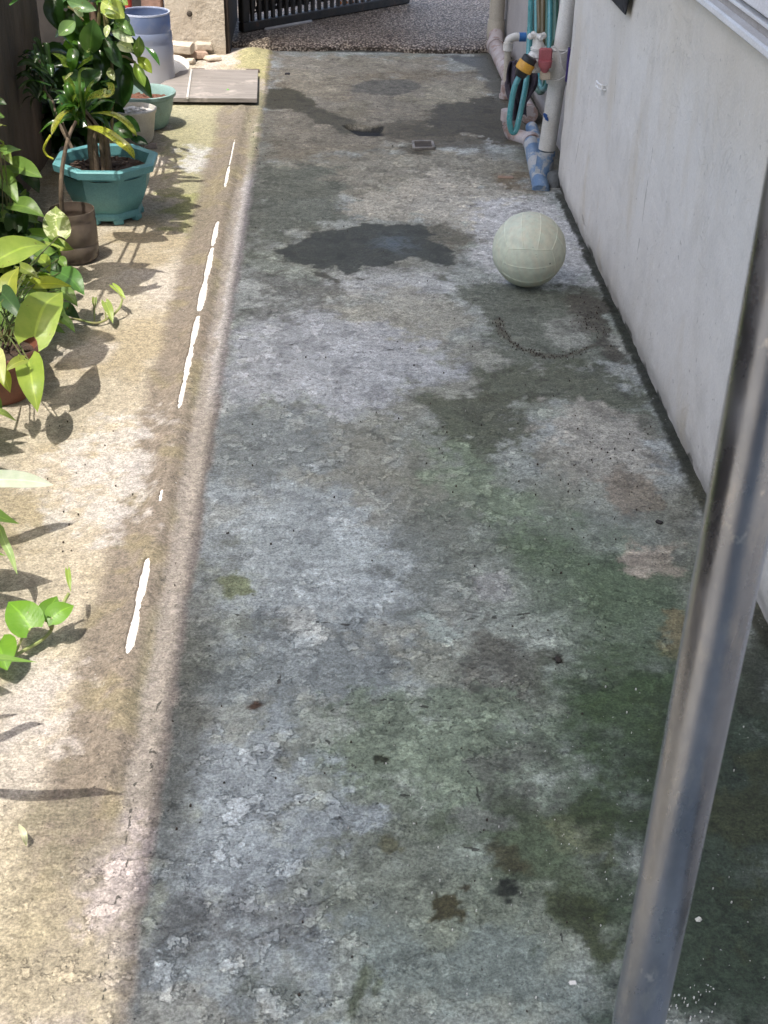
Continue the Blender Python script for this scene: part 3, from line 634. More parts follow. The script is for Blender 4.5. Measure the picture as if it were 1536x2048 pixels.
while xx < GL-.06:                                # sheet in torn vertical strips, with slits between them
    wd = random.uniform(.03, .075); gap = random.choice([-.004, .0, .004, .010, .020]); z0 = .106; zt = 1.09
    nseg = 26; vs = []
    for j in range(nseg+1):
        z = z0+(zt-z0)*(j/nseg)**2; e = random.uniform(-.004, .004); hole = random.choice([0, 0, 0, .012, .02])
        vs += [(xx+e+hole*.5, .026, max(z, .06)), (xx+wd-gap+e-hole*.4, .026, max(z, .06))]
    m.add([GT @ Vector(p) for p in vs], [(2*j, 2*j+1, 2*j+3, 2*j+2) for j in range(nseg)]); xx += wd
m.build('backing_sheet', GS, gate)
m = MB(); m.box((-.16, -.008, 0), (.16, .008, .02), 0, .006, M=GT @ Matrix.Translation((.28, -.035, .035))); m.build('bottom_strip', simple('grey tin', (.35, .34, .33), None, .5, 12), gate)
q = gy(695, 17, 7.28)
m = MB()
for k in range(6):
    b = Vector((q.x-.045+k*.018, q.y-.05, .06+.02*(k % 2))); leaf(m, [b, b+Vector((random.uniform(-.02, .02), -.02, .035))], .026, 'oval', (0, -1, .3), (.32, .09, .02))
single(m, 'dry_leaves', leaf_mat('dry leaf', (.4, .15, .03)), 'few orange dry leaves caught at the foot of the black gate', 'leaves')
# ------------------------------------------------------------------ pipes
CREAM = simple('cream pvc', (.50, .46, .37), (.40, .36, .29), .5, 6, stain=(.30, .26, .2), sscale=7, sthr=(.6, .75), stretch=(1, 1, .5))
PVC = simple('white pvc', (.66, .645, .60), (.56, .54, .48), .45, 7, stain=(.34, .31, .25), sscale=6, sthr=(.6, .78))
PKP = simple('peeling pipe', (.46, .42, .41), (.36, .30, .28), .6, 10, stain=(.30, .21, .18), sscale=16, sthr=(.52, .58))
BLP = simple('blue painted pipe', (.10, .19, .33), (.20, .28, .38), .55, 16, stain=(.42, .43, .42), sscale=17, sthr=(.50, .56), stretch=(1, .6, 1))
q = gy(985, 60, 6.56)
dp = thing('down_pipe', 'thick cream down pipe at the end of the right wall', 'pipe', (.825, 6.56, .04))
m = MB(); m.tube([(.822, 6.56, .10), (.822, 6.56, 3.6)], .037, 24); m.build('pipe', CREAM, dp)
m = MB(); m.tube([(.822, 6.56, .045), (.822, 6.56, .06), (.822, 6.56, .10), (.822, 6.56, .135)], [.040, .043, .043, .041], 24); m.build('collar', CREAM, dp)
lp = thing('drain_pipe', 'flaking greyish pink drain pipe lying along the foot of the wall', 'pipe', (.82, 6, 0))
m = MB(); m.tube(spline([(.822, 6.53, .07), (.815, 6.47, .048), (.808, 6.38, .042), (.806, 6.0, .04), (.806, 5.6, .04), (.81, 5.22, .04)], 6), .036, 22); m.build('pipe', PKP, lp)
for yy in (6.42, 5.58): 
    m = MB(); m.tube([(.808, yy-.03, .041), (.808, yy+.03, .041)], .041, 22); m.build('joint', PKP, lp)
rp = thing('riser_pipe', 'thin cream riser pipe with elbow and blue coupling against the grey wall', 'pipe', (.84, 5.6, 0))
b0 = gy(1012, 172, 5.62); t0 = gy(1016, 95, 5.62); t1 = gy(1018, 80, 5.62); e1 = gy(1030, 74, 5.62); e2 = gy(1038, 74, 5.62); e3 = gy(1052, 74, 5.62)
m = MB(); m.tube([b0, t0], .0135, 16); m.build('pipe', CREAM, rp)
m = MB(); m.tube(spline([t0, t1, e1, e2], 6), .017, 16); m.tube([t0-Vector((0, 0, .012)), t0+Vector((0, 0, .02))], .021, 16); m.build('elbow', PVC, rp)
m = MB(); m.tube([e2, e3], .0185, 16); m.build('coupling', simple('blue coupling', (.03, .13, .36), (.04, .17, .42), .45), rp)
m = MB(); m.tube([b0+Vector((0, 0, .02)), b0-Vector((0, 0, .05))], .022, 16); m.tube([b0-Vector((0, 0, .05)), Vector((b0.x, b0.y, .02))], .027, 16); m.build('foot_joint', PKP, rp)
# trap with blue painted outlet
tp = thing('drain_trap', 'grimy white elbow trap feeding a blue painted outlet pipe at the wall foot', 'pipe', (.75, 4.9, 0))
a0 = gy(1018, 222, 5.03); a1 = gy(1018, 248, 5.03); a2 = gy(1026, 268, 5.02); a3 = gy(1045, 276, 4.99); a4 = gy(1062, 280, 4.95)
m = MB(); m.tube([a0, a1], .027, 20); m.tube([a0+Vector((0, 0, .004)), a0-Vector((0, 0, .035))], .031, 20); m.build('inlet', PKP, tp)
m = MB(); m.tube(spline([a1, a2, a3, a4], 6), .028, 20); m.build('elbow', PKP, tp)
b1 = gy(1062, 282, 4.93); b2 = gy(1072, 330, 4.66); b3 = gy(1081, 372, 4.43); b4 = gy(1081, 384, 4.39)
m = MB(); m.tube(spline([b1, b2, b3, b4], 6), [.030]*16+[.031, .030, .022], 20); m.build('outlet', BLP, tp)
m = MB(); m.tube([b1+Vector((0, .012, 0)), b1-Vector((0, .03, .0))], .034, 20); m.build('collar', PKP, tp)
c1 = gy(1063, 255, 5.12); c2 = gy(1078, 300, 4.82); c3 = gy(1093, 345, 4.56); c4 = gy(1090, 365, 4.48)
m = MB(); m.tube(spline([c1, c2, c3, c4], 6), .024, 18); single(m, 'branch_pipe', BLP, 'thinner blue painted branch pipe between the outlet pipe and the tall white pipe', 'pipe')
q = gy(1108, 370, 4.45)
m = MB(); m.lathe([(.0, .04), (.018, .038), (.026, .028), (.027, .008), (.032, 0), (.032, -.03)], (q.x, q.y, q.z+.01), 18, wob=.05); m.tube([q+Vector((-.03, -.02, -.02)), q+Vector((.03, .01, .0)), q+Vector((.02, .03, .04))], .016, 10)
single(m, 'pipe_stub', simple('grimy stub', (.11, .12, .12), (.07, .07, .06), .7, 20, bump=.003), 'grimy grey pipe stub at the wall corner beside the blue outlet', 'pipe')
# tall white pipe
wp = thing('tall_pipe', 'tall leaning white water pipe tied with string, carrying the tap', 'pipe', (.757, 4.5, 0))
w0 = gy(1087, 343, 4.50); w1 = gy(1139, 0, 4.50); wd_ = (w1-w0).normalized(); w2 = w0+wd_*2.2
def onpipe(py): return w0+(w1-w0)*((343-py)/343)
m = MB(); m.tube([onpipe(296), w2], .0295, 24); m.build('pipe', PVC, wp)
m = MB(); m.tube([w0-wd_*.03, onpipe(299)], .0305, 24); m.build('painted_foot', BLP, wp)
m = MB(); m.tube([onpipe(162), onpipe(158), onpipe(95), onpipe(91)], [.036, .0375, .0375, .036], 24); m.build('coupling', PVC, wp)
bq = onpipe(122); bl = bq+Vector((-.095, -.03, 0))
m = MB(); m.tube([bq, bl], .025, 18); m.build('tee_branch', PVC, wp)
m = MB(); st = []
for k in range(26): 
    a = k/25*2*math.pi*1.15; st.append(onpipe(93+2*math.sin(a))+Vector((math.cos(a)*.0395, math.sin(a)*.0395, .004*math.cos(a))))
m.tube(st, .0018, 6)
f_ = lambda x_, y_: gy(x_, y_, 4.445)
m.tube(spline([f_(1108, 92), f_(1120, 108), f_(1122, 125), f_(1126, 138), f_(1134, 148), f_(1142, 142), f_(1141, 138), f_(1134, 143), f_(1128, 154), f_(1116, 160), f_(1100, 159)], 6), .0019, 6)
m.tube(spline([f_(1110, 92), f_(1121, 108), f_(1137, 99), f_(1136, 93)], 5), .0017, 6)
m.build('string', simple('white string', (.7, .68, .63), None, .8), wp)
m = MB(); q0 = gy(1139, 92, 4.43); q1 = gy(1136, 130, 4.43)
m.box((-.004, -.010, 0), (.004, .010, .11), 0, .002, M=Matrix.Translation(q1)); m.build('tape', simple('purple tape', (.05, .03, .17), None, .6), wp)
# paint drip
m = MB()
for dx, dy, rr in ((0, 0, .007), (2, 5, .006), (-2, -3, .005), (4, 8, .004)): 
    q = gy(1091+dx, 232+dy, 4.468); m.lathe([(0, .003), (rr*.8, .002), (rr, 0)], q, 10, M=Matrix.Rotation(R_(75), 4, 'X'))
m.build('paint_drip', simple('blue drip', (.03, .10, .33), None, .5), wp)
# tap
tap = thing('water_tap', 'white plastic tap with cross handle and pink lever valve on the tall pipe', 'tap', bl)
TP = simple('white tap plastic', (.70, .69, .65), (.60, .58, .53), .4, 20)
YT = 4.47
g4 = lambda x_, y_, Y=YT: gy(x_, y_, Y)
m = MB(); m.tube([bl, g4(1083, 118), g4(1077, 105)], [.022, .022, .02], 16); m.tube([g4(1078, 112), g4(1077, 96), g4(1075, 84), g4(1074, 78)], [.024, .023, .017, .015], 16)
m.tube([g4(1077, 98), g4(1077, 94)], .027, 16); m.build('body', TP, tap)
m = MB(); m.tube(spline([g4(1078, 108), g4(1070, 108), g4(1062, 117)], 5), [.017]*10+[.014], 14); m.build('spout', TP, tap)
m = MB(); h0 = g4(1074, 72)
m.tube([h0+Vector((0, 0, -.016)), h0+Vector((0, 0, .006))], .012, 14)
for a in (20, 110, 200, 290):
    dv = Vector((math.cos(R_(a)), math.sin(R_(a)), 0)); m.tube([h0, h0+dv*.018, h0+dv*.027, h0+dv*.033], [.008, .008, .011, .006], 12)
m.build('handle', TP, tap)
PK = simple('faded red plastic', (.36, .10, .11), (.29, .08, .085), .5, 25)
m = MB(); c0 = g4(1091, 108, 4.44); c9 = g4(1089, 144, 4.43); dd = (c9-c0)
m.box((-.022, -.008, -.030), (.022, .008, .030), 0, .005, M=Matrix.Translation(c0+dd*.18)); m.tube([c0+dd*.35+Vector((0, -.004, 0)), c0+dd*.72], [.024, .021], 16); m.tube([c0+dd*.72, c0+dd*.95, c0+dd*1.05], [.018, .012, .008], 12); m.build('lever', PK, tap)
m = MB(); q = c9+Vector((.004, .006, -.012)); m.box((-.017, -.012, -.016), (.017, .012, .012), 0, .003, M=Matrix.Translation(q)); m.build('lever_tip', simple('tan tip', (.46, .38, .28), None, .6), tap)
# hose with quick connector
HG = simple('teal hose', (.05, .22, .23), (.07, .28, .30), .32, 12, spec=.6)
hose = thing('garden_hose', 'teal garden hose looping from the tap and hanging in coils on the wall', 'hose', g4(1035, 265))
k0 = g4(1062, 113, 4.44); k1 = g4(1038, 154, 4.44); kd = k1-k0
BK = simple('black plastic', (.015, .015, .016), None, .4); YE = simple('yellow plastic', (.62, .33, .03), (.54, .28, .03), .45)
m = MB(); m.tube([k0+kd*.02, k0+kd*.05, k0+kd*.28, k0+kd*.30], [.022, .025, .025, .022], 18); m.tube([k0+kd*.66, k0+kd*.68, k0+kd*.82, k0+kd*.98], [.022, .024, .022, .018], 18); m.build('connector', BK, hose)
m = MB(); m.tube([k0+kd*.28, k0+kd*.31, k0+kd*.66, k0+kd*.685], [.0275, .029, .029, .0275], 20); m.build('connector_sleeve', YE, hose)
hp = [k1-kd*.1, g4(1030, 172, 4.43), g4(1023, 205, 4.42), g4(1019, 240, 4.41), g4(1023, 262, 4.41), g4(1031, 262, 4.41), g4(1038, 238, 4.42), g4(1046, 200, 4.46), g4(1053, 160, 4.52), g4(1057, 115, 4.56), g4(1060, 60, 4.6), g4(1062, 0, 4.62), g4(1064, -70, 4.66), gx(1074, -130, .84)]
m = MB(); m.tube(spline(hp, 8), .0098, 14); m.build('hose', HG, hose)
HGD = simple('green hose', (.028, .095, .07), (.04, .13, .095), .4, 8); HBR = simple('brown hose', (.13, .10, .045), (.09, .075, .035), .45, 8)
for (xa, xb, bot, xc, hx) in ((1064, 1078, 185, 1094, .845), (1074, 1084, 178, 1100, .835), (1085, 1090, 150, 1108, .85), (1079, 1070, 120, 1086, .83), (1096, 1100, 110, 1112, .84)):
    X_ = hx; m = MB()
    m.tube(spline([gx(xa, -90, X_), gx(xa-1, 0, X_), gx(xa, 90 if bot > 120 else 60, X_), gx((xa+xb)/2-1, bot-18, X_), gx((xb+xc)/2-4, bot, X_-.01), gx(xc-3, bot-25, X_-.02), gx(xc, 60, X_-.015), gx(xc+1, -90, X_-.01)], 8), .0100, 12)
    m.build('coil', HBR if bot == 120 else (HG if bot == 178 else HGD), hose)
# dark cloth behind the loop
m = MB(); nu, nv_ = 24, 34; vs = []
for j in range(nv_):
    for i in range(nu):
        u, v = i/(nu-1), j/(nv_-1); wdt = .5+.5*math.sin(math.pi*min(1, v*1.15+.12))
        px = 1040+(u-.5)*62*wdt+3*math.sin(v*5); py = 122+112*v+6*math.sin(u*6)*v
        p = gy(px, py, 4.72+.035*math.sin(u*9+v*4)+.02*math.sin(u*21-v*6)+.06*v); vs.append(p)
m.add(vs, [(j*nu+i, j*nu+i+1, (j+1)*nu+i+1, (j+1)*nu+i) for j in range(nv_-1) for i in range(nu-1)])
o = single(m, 'rag', simple('dark rag', (.075, .06, .085), (.03, .026, .035), .9, 16, bump=.004, bscale=120), 'crumpled dark purple grey rag hanging behind the hose loop', 'cloth')
sm = o.modifiers.new('thick', 'SOLIDIFY'); sm.thickness = .006
# small things on the white wall
hk = MB(); a = gx(1192, 171, .775); 
for dz, x0 in ((.009, 0), (-.006, 0)): hk.tube([(.80, a.y-.03, a.z+dz*.8), (.788, a.y-.027, a.z+dz*.8), (.780, a.y-.01, a.z+dz*.8), (.780, a.y+.022, a.z+dz*.8)], .0026, 8)
hk.tube([(.780, a.y+.020, a.z+.009), (.780, a.y+.020, a.z-.008)], .0028, 8); hk.tube([(.788, a.y-.027, a.z+.009), (.788, a.y-.027, a.z-.006)], .0026, 8)
single(hk, 'wall_hook', simple('white hook plastic', (.8, .79, .76), None, .4), 'small white double bracket sticking out of the white wall', 'hook')
m = MB(); t_ = gx(1244, 29, .775); l_ = gx(1216, -2, .775); r_2 = gx(1251, -2, .775)
l2 = l_+(l_-t_)*7; r2 = r_2+(r_2-t_)*7; r2.x = l2.x = .775
nn = 12; vs = []
for j in range(nn+1):
    f = j/nn
    for i in range(9): 
        g = i/8; p = (t_*(1-f)+(l2*(1-g)+r2*g)*f); p = Vector((.782-.012*math.sin(g*math.pi*3)*f, p.y, p.z)); vs.append(p)
m.add(vs, [(j*9+i, j*9+i+1, (j+1)*9+i+1, (j+1)*9+i) for j in range(nn) for i in range(8)])
o = single(m, 'hanging_cloth', simple('black cloth', (.012, .012, .013), None, .9), 'pointed tip of a black cloth hanging down the white wall', 'cloth')
sm = o.modifiers.new('thick', 'SOLIDIFY'); sm.thickness = .004
# railing post in the foreground
def steel():
    s = NT('galvanised steel'); v = s.coord('Object', (1, 1, .5)); c = s.mix(s.rng(s.noise(v, 22, 6), .4, .65), (.33, .36, .43), (.24, .265, .32))
    c = s.mix(s.rng(s.noise(s.coord('Object', (1, 1, .25)), 70, 7, .7), .54, .64, 0, .55), c, (.42, .43, .46)); c = s.mix(s.rng(s.noise(v, 45, 6, .7), .63, .67, 0, .8), c, (.60, .60, .62)); s.l(c, s.b.inputs['Base Color']); s.b.inputs['Metallic'].default_value = 1.0
    s.l(s.rng(s.noise(v, 40, 5), .3, .7, .22, .40), s.b.inputs['Roughness']); s.l(s.bump(s.noise(v, 60, 5), .0003), s.b.inputs['Normal']); return s.m
p0 = gd(1424, 1300, .874)
pl = thing('railing_post', 'round galvanised steel post standing blurred in the right foreground', 'post', (p0.x, p0.y, 0))
ST = steel(); m = MB(); m.tube([(p0.x, p0.y, .008), (p0.x, p0.y, 1.9)], .0212, 40); m.build('tube', ST, pl)
m = MB(); m.lathe([(.05, 0), (.05, .006), (.024, .008), (.0225, .03)], (p0.x, p0.y, .0), 32); m.build('base_flange', ST, pl)

# ------------------------------------------------------------------ embedded pipe, drain frame, ball
m = MB(); ya = gz(468, 283).y+.25; yb = gz(258, 1320).y-.25
m.tube([(-.345, yb+(ya-yb)*k/24, -.0045+.0008*math.sin(k*1.7)) for k in range(25)], .0165, 24)
pp = m.build('buried_pipe', simple('bare white pvc', (.68, .665, .63), (.60, .58, .54), .5, 14, bump=.001))
tag(pp, 'white plastic pipe showing through broken cement along the sunlit strip', 'pipe')
m = MB(); q0, q1, q2, q3 = gz(826, 287), gz(864, 287), gz(868, 300), gz(828, 301); zf = .006
for a, b in ((q0, q1), (q1, q2), (q2, q3), (q3, q0)): 
    d = (b-a); m.box((-d.length/2, -.005, -.006), (d.length/2, .005, .006), 0, .002, M=Matrix.Translation((a+b)/2+Vector((0, 0, zf))) @ Matrix.Rotation(math.atan2(d.y, d.x), 4, 'Z'))
dr = thing('floor_drain', 'small rectangular metal drain frame set in damp concrete', 'drain', (q0+q2)/2)
m.build('frame', simple('drain metal', (.27, .25, .22), (.12, .11, .10), .5, 20), dr)
m = MB()
for k in range(5):
    a = q0+(q3-q0)*((k+.6)/5.4); b = q1+(q2-q1)*((k+.6)/5.4); m.tube([a+Vector((0, 0, .004)), b+Vector((0, 0, .004))], .003, 6)
m.build('grate', simple('drain grate', (.10, .09, .08), None, .6), dr)

def ball():
    c = gz(1058, 500, .105); R = .105
    ax_z = Vector((-.06, -.40, .91)).normalized(); ax_x = Vector((1, 0, 0)); ax_x = (ax_x-ax_z*ax_x.dot(ax_z)).normalized()
    ax_x = (Matrix.Rotation(R_(-6), 3, ax_z) @ ax_x); ax_y = ax_z.cross(ax_x)
    m = MB(); n = 150; vs = []; cs = []; fs = []; P = []
    for fc in range(6):
        ax, sg = fc//2, (1, -1)[fc % 2]
        U, V = np.meshgrid(np.tan(np.linspace(-1, 1, n)*np.pi/4), np.tan(np.linspace(-1, 1, n)*np.pi/4))
        q = np.zeros((n*n, 3)); q[:, ax] = sg; q[:, (ax+1) % 3] = U.ravel()*sg; q[:, (ax+2) % 3] = V.ravel(); r = q/np.linalg.norm(q, axis=1)[:, None]
        au = np.arctan(U.ravel())*4/np.pi; av = np.arctan(V.ravel())*4/np.pi
        s_ = av if ax in (0, 1) else au            # strips along the face
        if ax == 0: s_ = au
        if ax == 1: s_ = au
        d = np.minimum(np.minimum(1-np.abs(au), 1-np.abs(av)), np.abs(np.abs(s_)-1/3))
        h = np.exp(-(d/.016)**2)
        P.append((r, h))
        b = fc*n*n; fs += [(b+j*n+i, b+j*n+i+1, b+(j+1)*n+i+1, b+(j+1)*n+i) for j in range(n-1) for i in range(n-1)]
    F = np.array([list(ax_x), list(ax_y), list(ax_z)])
    for r, h in P:
        w_ = r @ F; g = fbm(r[:, 0]*3+r[:, 2], r[:, 1]*3-r[:, 2], 2, 4, 7)
        vs += (w_*(R+.0012*h)[:, None]).tolist()
        up = np.clip(w_[:, 2]*.5+.5, 0, 1); k = (.95+.20*h+.10*g)
        base = np.array([.60, .66, .53]); warm = np.array([.59, .58, .45]); mixv = np.clip(.5+1.2*g+.5*w_[:, 0], 0, 1)[:, None]
        cc = (base*(1-mixv)+warm*mixv)*k[:, None]; cs += [(*q, 0) for q in cc.tolist()]
    m.add(vs, fs, cs)
    s = NT('dull rubber'); at = s.n('ShaderNodeAttribute', attribute_name='Col'); v = s.coord('Object')
    cc = s.mix(.5, at.outputs['Color'], s.gray(s.rng(s.noise(v, 60, 6), .3, .7, .75, 1.2)), 'MULTIPLY'); cc = s.mix(s.math('MULTIPLY', s.rng(s.noise(v, 90, 2), .72, .74), .8), cc, (.03, .03, .03))
    s.l(cc, s.b.inputs['Base Color']); s.b.inputs['Roughness'].default_value = .55; s.l(s.bump(s.noise(v, 320, 3), .0006), s.b.inputs['Normal'])
    o = m.build('volleyball', s.m); o.location = c+Vector((0, 0, .001)); tag(o, 'faded pale green volleyball resting on the concrete near the wall', 'ball')
ball()

# ------------------------------------------------------------------ jug, cap, board, bricks
jc = Vector((-.762, 5.80, 0)); JB = jc.z
jug = thing('water_jug', 'cut open translucent blue water jug standing by the gate post', 'jug', jc)
def jugmat():
    s = NT('translucent jug'); v = s.coord('Object'); sp = s.n('ShaderNodeSeparateXYZ'); s.l(v, sp.inputs[0])
    c = s.mix(s.rng(sp.outputs[2], .10, .26), (.60, .60, .62), (.25, .32, .48)); c = s.mix(s.rng(s.noise(v, 14, 6), .5, .7, 0, .5), c, (.55, .53, .50))
    s.l(c, s.b.inputs['Base Color']); s.b.inputs['Roughness'].default_value = .3; s.b.inputs['Specular IOR Level'].default_value = .6
    tr = s.n('ShaderNodeBsdfTranslucent'); s.l(c, tr.inputs[0]); ms = s.n('ShaderNodeMixShader'); ms.inputs[0].default_value = .5
    tp_ = s.n('ShaderNodeBsdfTransparent'); s.l(s.mix(1, c, (1.3, 1.3, 1.3), 'MULTIPLY'), tp_.inputs[0]); m2 = s.n('ShaderNodeMixShader'); m2.inputs[0].default_value = .22
    s.l(s.b.outputs[0], ms.inputs[1]); s.l(tr.outputs[0], ms.inputs[2]); s.l(ms.outputs[0], m2.inputs[1]); s.l(tp_.outputs[0], m2.inputs[2]); s.l(m2.outputs[0], s.out.inputs[0]); return s.m
JM = jugmat(); JR = .108
m = MB(); prof = [(.02, .004), (JR*.96, .004), (JR*1.04, .012), (JR*1.04, .022), (JR, .032), (JR*.995, .10), (JR*.99, .17), (JR*.97, .178), (JR*.99, .186), (JR*.97, .215), (JR*.93, .222), (JR*.95, .23), (JR*.94, .285), (JR*.925, .292)]
prof += [(r-.003, z) for r, z in prof[::-1][:-1]]
m.lathe(prof, jc, 48); m.build('body', JM, jug)
m = MB(); m.lathe([(JR*.90, .290), (JR*.945, .290), (JR*.945, .297), (JR*.90, .297), (JR*.90, .290)], jc, 48, cap=False); m.build('rim', simple('jug rim', (.45, .50, .62), None, .4), jug)
q = Vector((-.648, 5.945, .024)); m = MB(); Mr = Matrix.Rotation(R_(24), 4, 'X') @ Matrix.Rotation(R_(6), 4, 'Y')
m.lathe([(0, .012), (.055, .011), (.066, .006), (.067, -.004), (.06, -.005), (0, -.003)], q+Vector((-.022, 0, .018)), 36, M=Mr)
single(m, 'round_lid', simple('white lid', (.80, .77, .70), (.72, .68, .6), .5, 10), 'cream round lid leaning against the blue jug', 'lid')
bd = thing('board', 'weathered grey board lying flat beside the blue jug', 'board', (-.46, 5.8, 0))
def wood():
    s = NT('grey board'); v = s.coord('Object', (.7, 7, 3)); c = s.mix(s.rng(s.noise(v, 9, 7, .65, 1.0), .35, .68), (.26, .235, .215), (.16, .145, .13))
    c = s.mix(s.rng(s.noise(s.coord(), 9, 6), .55, .68, 0, .6), c, (.46, .41, .36)); s.l(c, s.b.inputs['Base Color']); s.b.inputs['Roughness'].default_value = .75
    s.l(s.bump(s.noise(v, 20, 6), .002), s.b.inputs['Normal']); return s.m
WB = wood(); BTM = simple('batten', (.12, .09, .075), None, .9); P4 = [gz(330, 196, .03), gz(514, 197, .03), gz(516, 140, .03), gz(375, 138, .03)]
P4[0].x -= .1; P4[3].x -= .02
m = MB(); vs = [p for p in P4]+[p-Vector((0, 0, .016)) for p in P4]
m.add(vs, [(0, 1, 2, 3), (7, 6, 5, 4), (0, 4, 5, 1), (1, 5, 6, 2), (2, 6, 7, 3), (3, 7, 4, 0)]); m.build('panel', WB, bd, smooth=False)
m = MB(); a, b = gz(375, 196, .032), gz(383, 140, .032); m.tube([a, b], .005, 8); m.build('trim_strip', simple('pale strip', (.6, .58, .54), None, .5), bd)
for p in (gz(375, 194, .007), gz(500, 194, .007), gz(505, 145, .007), gz(395, 144, .007)):
    m = MB(); m.box((-.03, -.012, -.008), (.03, .012, .0065), 0, .002, M=Matrix.Translation(p+Vector((0, .03, 0))))
    m.build('batten', BTM, bd)
BK1 = simple('pale hollow block', (.56, .49, .39), (.44, .37, .29), .9, 14, bump=.006, bscale=60)
BK2 = simple('reddish brick', (.40, .29, .22), (.30, .21, .16), .9, 14, bump=.006, bscale=60)
def chunk(px, py, z, size, rot, tilt, mat, label, seed):
    rr = random.Random(seed); m = MB(); M_ = Matrix.Rotation(R_(rot), 4, 'Z') @ Matrix.Rotation(R_(tilt), 4, 'Y'); m.box([-s/2 for s in size], [s/2 for s in size], 0, .006, M=M_)
    m.v = [tuple(Vector(p)+Vector([rr.uniform(-.004, .004) for _ in range(3)])) for p in m.v]; zz = -min(p[2] for p in m.v); q = gz(px, py, z); m.v = [tuple(Vector(p)+q+Vector((0, 0, zz-.001))) for p in m.v]
    return single(m, 'brick', mat, label, 'brick', 'broken bricks at the foot of the gate post')
chunk(366, 118, .0, (.10, .07, .05), 12, 0, BK2, 'reddish brown brick piece underneath the pale blocks by the gate post', 1)
chunk(362, 108, .035, (.115, .075, .045), -8, 4, BK1, 'large pale block lying on top of the rubble beside the blue jug', 2)
chunk(408, 100, .028, (.075, .05, .032), 5, 0, BK1, 'small square buff brick leaning at the foot of the gate post', 3)
chunk(398, 118, .0, (.085, .06, .03), 20, 3, BK2, 'flat brown brick piece under the buff brick by the gate post', 4)
chunk(425, 122, .0, (.07, .06, .018), 35, 0, BK1, 'thin pale cement slab piece near the board corner', 5)
chunk(380, 128, .0, (.05, .035, .02), -20, 0, BK1, 'smallest pale brick crumb beside the cream lid', 6)

# ------------------------------------------------------------------ pots
SOIL = simple('potting soil', (.045, .028, .02), (.09, .055, .038), .95, 40, bump=.01, bscale=70, stain=(.25, .2, .15), sscale=40, sthr=(.64, .68))
MULCH = simple('husk mulch', (.20, .085, .05), (.10, .045, .03), .95, 45, bump=.012, bscale=90)
def soil(c, r, z, par, mat=SOIL, seed=0, sy=1.0, crumbs=40):
    m = MB(); rr = random.Random(seed); n = 26; vs = [(c[0], c[1], z+.008)]
    for j in range(1, 7):
        for k in range(n): vs.append((c[0]+r*j/6*math.cos(k*2*math.pi/n), c[1]+r*sy*j/6*math.sin(k*2*math.pi/n), z+rr.uniform(-.004, .008)*(1 if j < 6 else 0)))
    fs = [(0, 1+k, 1+(k+1) % n) for k in range(n)]+[(1+j*n+k, 1+(j+1)*n+k, 1+(j+1)*n+(k+1) % n, 1+j*n+(k+1) % n) for j in range(5) for k in range(n)]
    m.add(vs, fs)
    for _ in range(crumbs):
        a = rr.uniform(0, 6.28); q = r*.9*math.sqrt(rr.random()); p = Vector((c[0]+q*math.cos(a), c[1]+q*sy*math.sin(a), z+.004)); s_ = rr.uniform(.003, .009)
        M_ = Matrix.Translation(p) @ Matrix.Rotation(rr.uniform(0, 3), 4, 'Z') @ Matrix.Rotation(rr.uniform(-.6, .6), 4, 'X'); m.box((-s_*1.6, -s_, -s_*.6), (s_*1.6, s_, s_*.6), 0, s_*.4, M=M_)
    return m.build('soil', mat, par)
TEAL = simple('teal plastic pot', (.13, .33, .35), (.10, .27, .29), .45, 9, bump=.0012, bscale=200, stain=(.13, .24, .22), sscale=7, sthr=(.62, .8))
tc = Vector((-.695, 4.10, 0))
pot = thing('potted_croton', 'yellow speckled croton growing in an octagonal teal planter', 'potted plant', tc)
def oct_ring(r, z, k=.924, n=8): return [(r*math.cos(2*math.pi*(i+.5)/n), r*math.sin(2*math.pi*(i+.5)/n), z) for i in range(n)]
def oct_loft(prof, c, m, n=8):
    vs = []; fs = []
    for r, z in prof: vs += [tuple(Vector(p)+c) for p in oct_ring(r, z)]
    for j in range(len(prof)-1):
        for i in range(n): fs.append((j*n+i, j*n+(i+1) % n, (j+1)*n+(i+1) % n, (j+1)*n+i))
    m.add(vs, fs)
m = MB(); oct_loft([(.085, .028), (.100, .034), (.118, .06), (.134, .10), (.143, .15), (.148, .172), (.142, .172), (.130, .10), (.08, .04)], tc, m); body = m.build('planter', TEAL, pot)
m = MB(); oct_loft([(.146, .160), (.166, .163), (.169, .184), (.163, .188), (.140, .186), (.138, .158)], tc, m); m.build('rim', TEAL, body)
m = MB(); oct_loft([(.088, .013), (.104, .013), (.107, .020), (.103, .034), (.090, .044)], tc, m)
for i in range(8):
    a = 2*math.pi*(i+.5)/8; p = tc+Vector((.095*math.cos(a), .095*math.sin(a), .010)); m.box((-.012, -.016, -.010), (.012, .016, .010), 0, .004, M=Matrix.Translation(p) @ Matrix.Rotation(a, 4, 'Z'))
m.build('foot', TEAL, body)
soil(tc, .138, .150, pot, seed=3, crumbs=90)
LF = leaf_mat('croton leaf', (.62, .58, .16), 38, .25, True); LP = leaf_mat('pothos leaf', (.66, .70, .42), 40, .42); LPH = leaf_mat('climber leaf', (.68, .72, .52), 30, .2)
BARK = simple('stem bark', (.16, .12, .08), (.09, .065, .045), .8, 40, bump=.003)
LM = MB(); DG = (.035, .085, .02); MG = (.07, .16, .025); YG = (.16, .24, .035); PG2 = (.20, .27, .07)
Yc = 4.06
def cp(x_, y_, Y=None): return gy(80+x_/6.4, 100+y_/6.4, Yc if Y is None else Y)     # from the enlarged view of the croton
leaf(LM, [cp(470, 800), cp(390, 770, 4.02), cp(270, 850, 3.98), cp(190, 980, 3.95), cp(150, 1090, 3.93)], .030, 'strap', (-.5, -.6, .6), (.40, .40, .06), .5, .3)
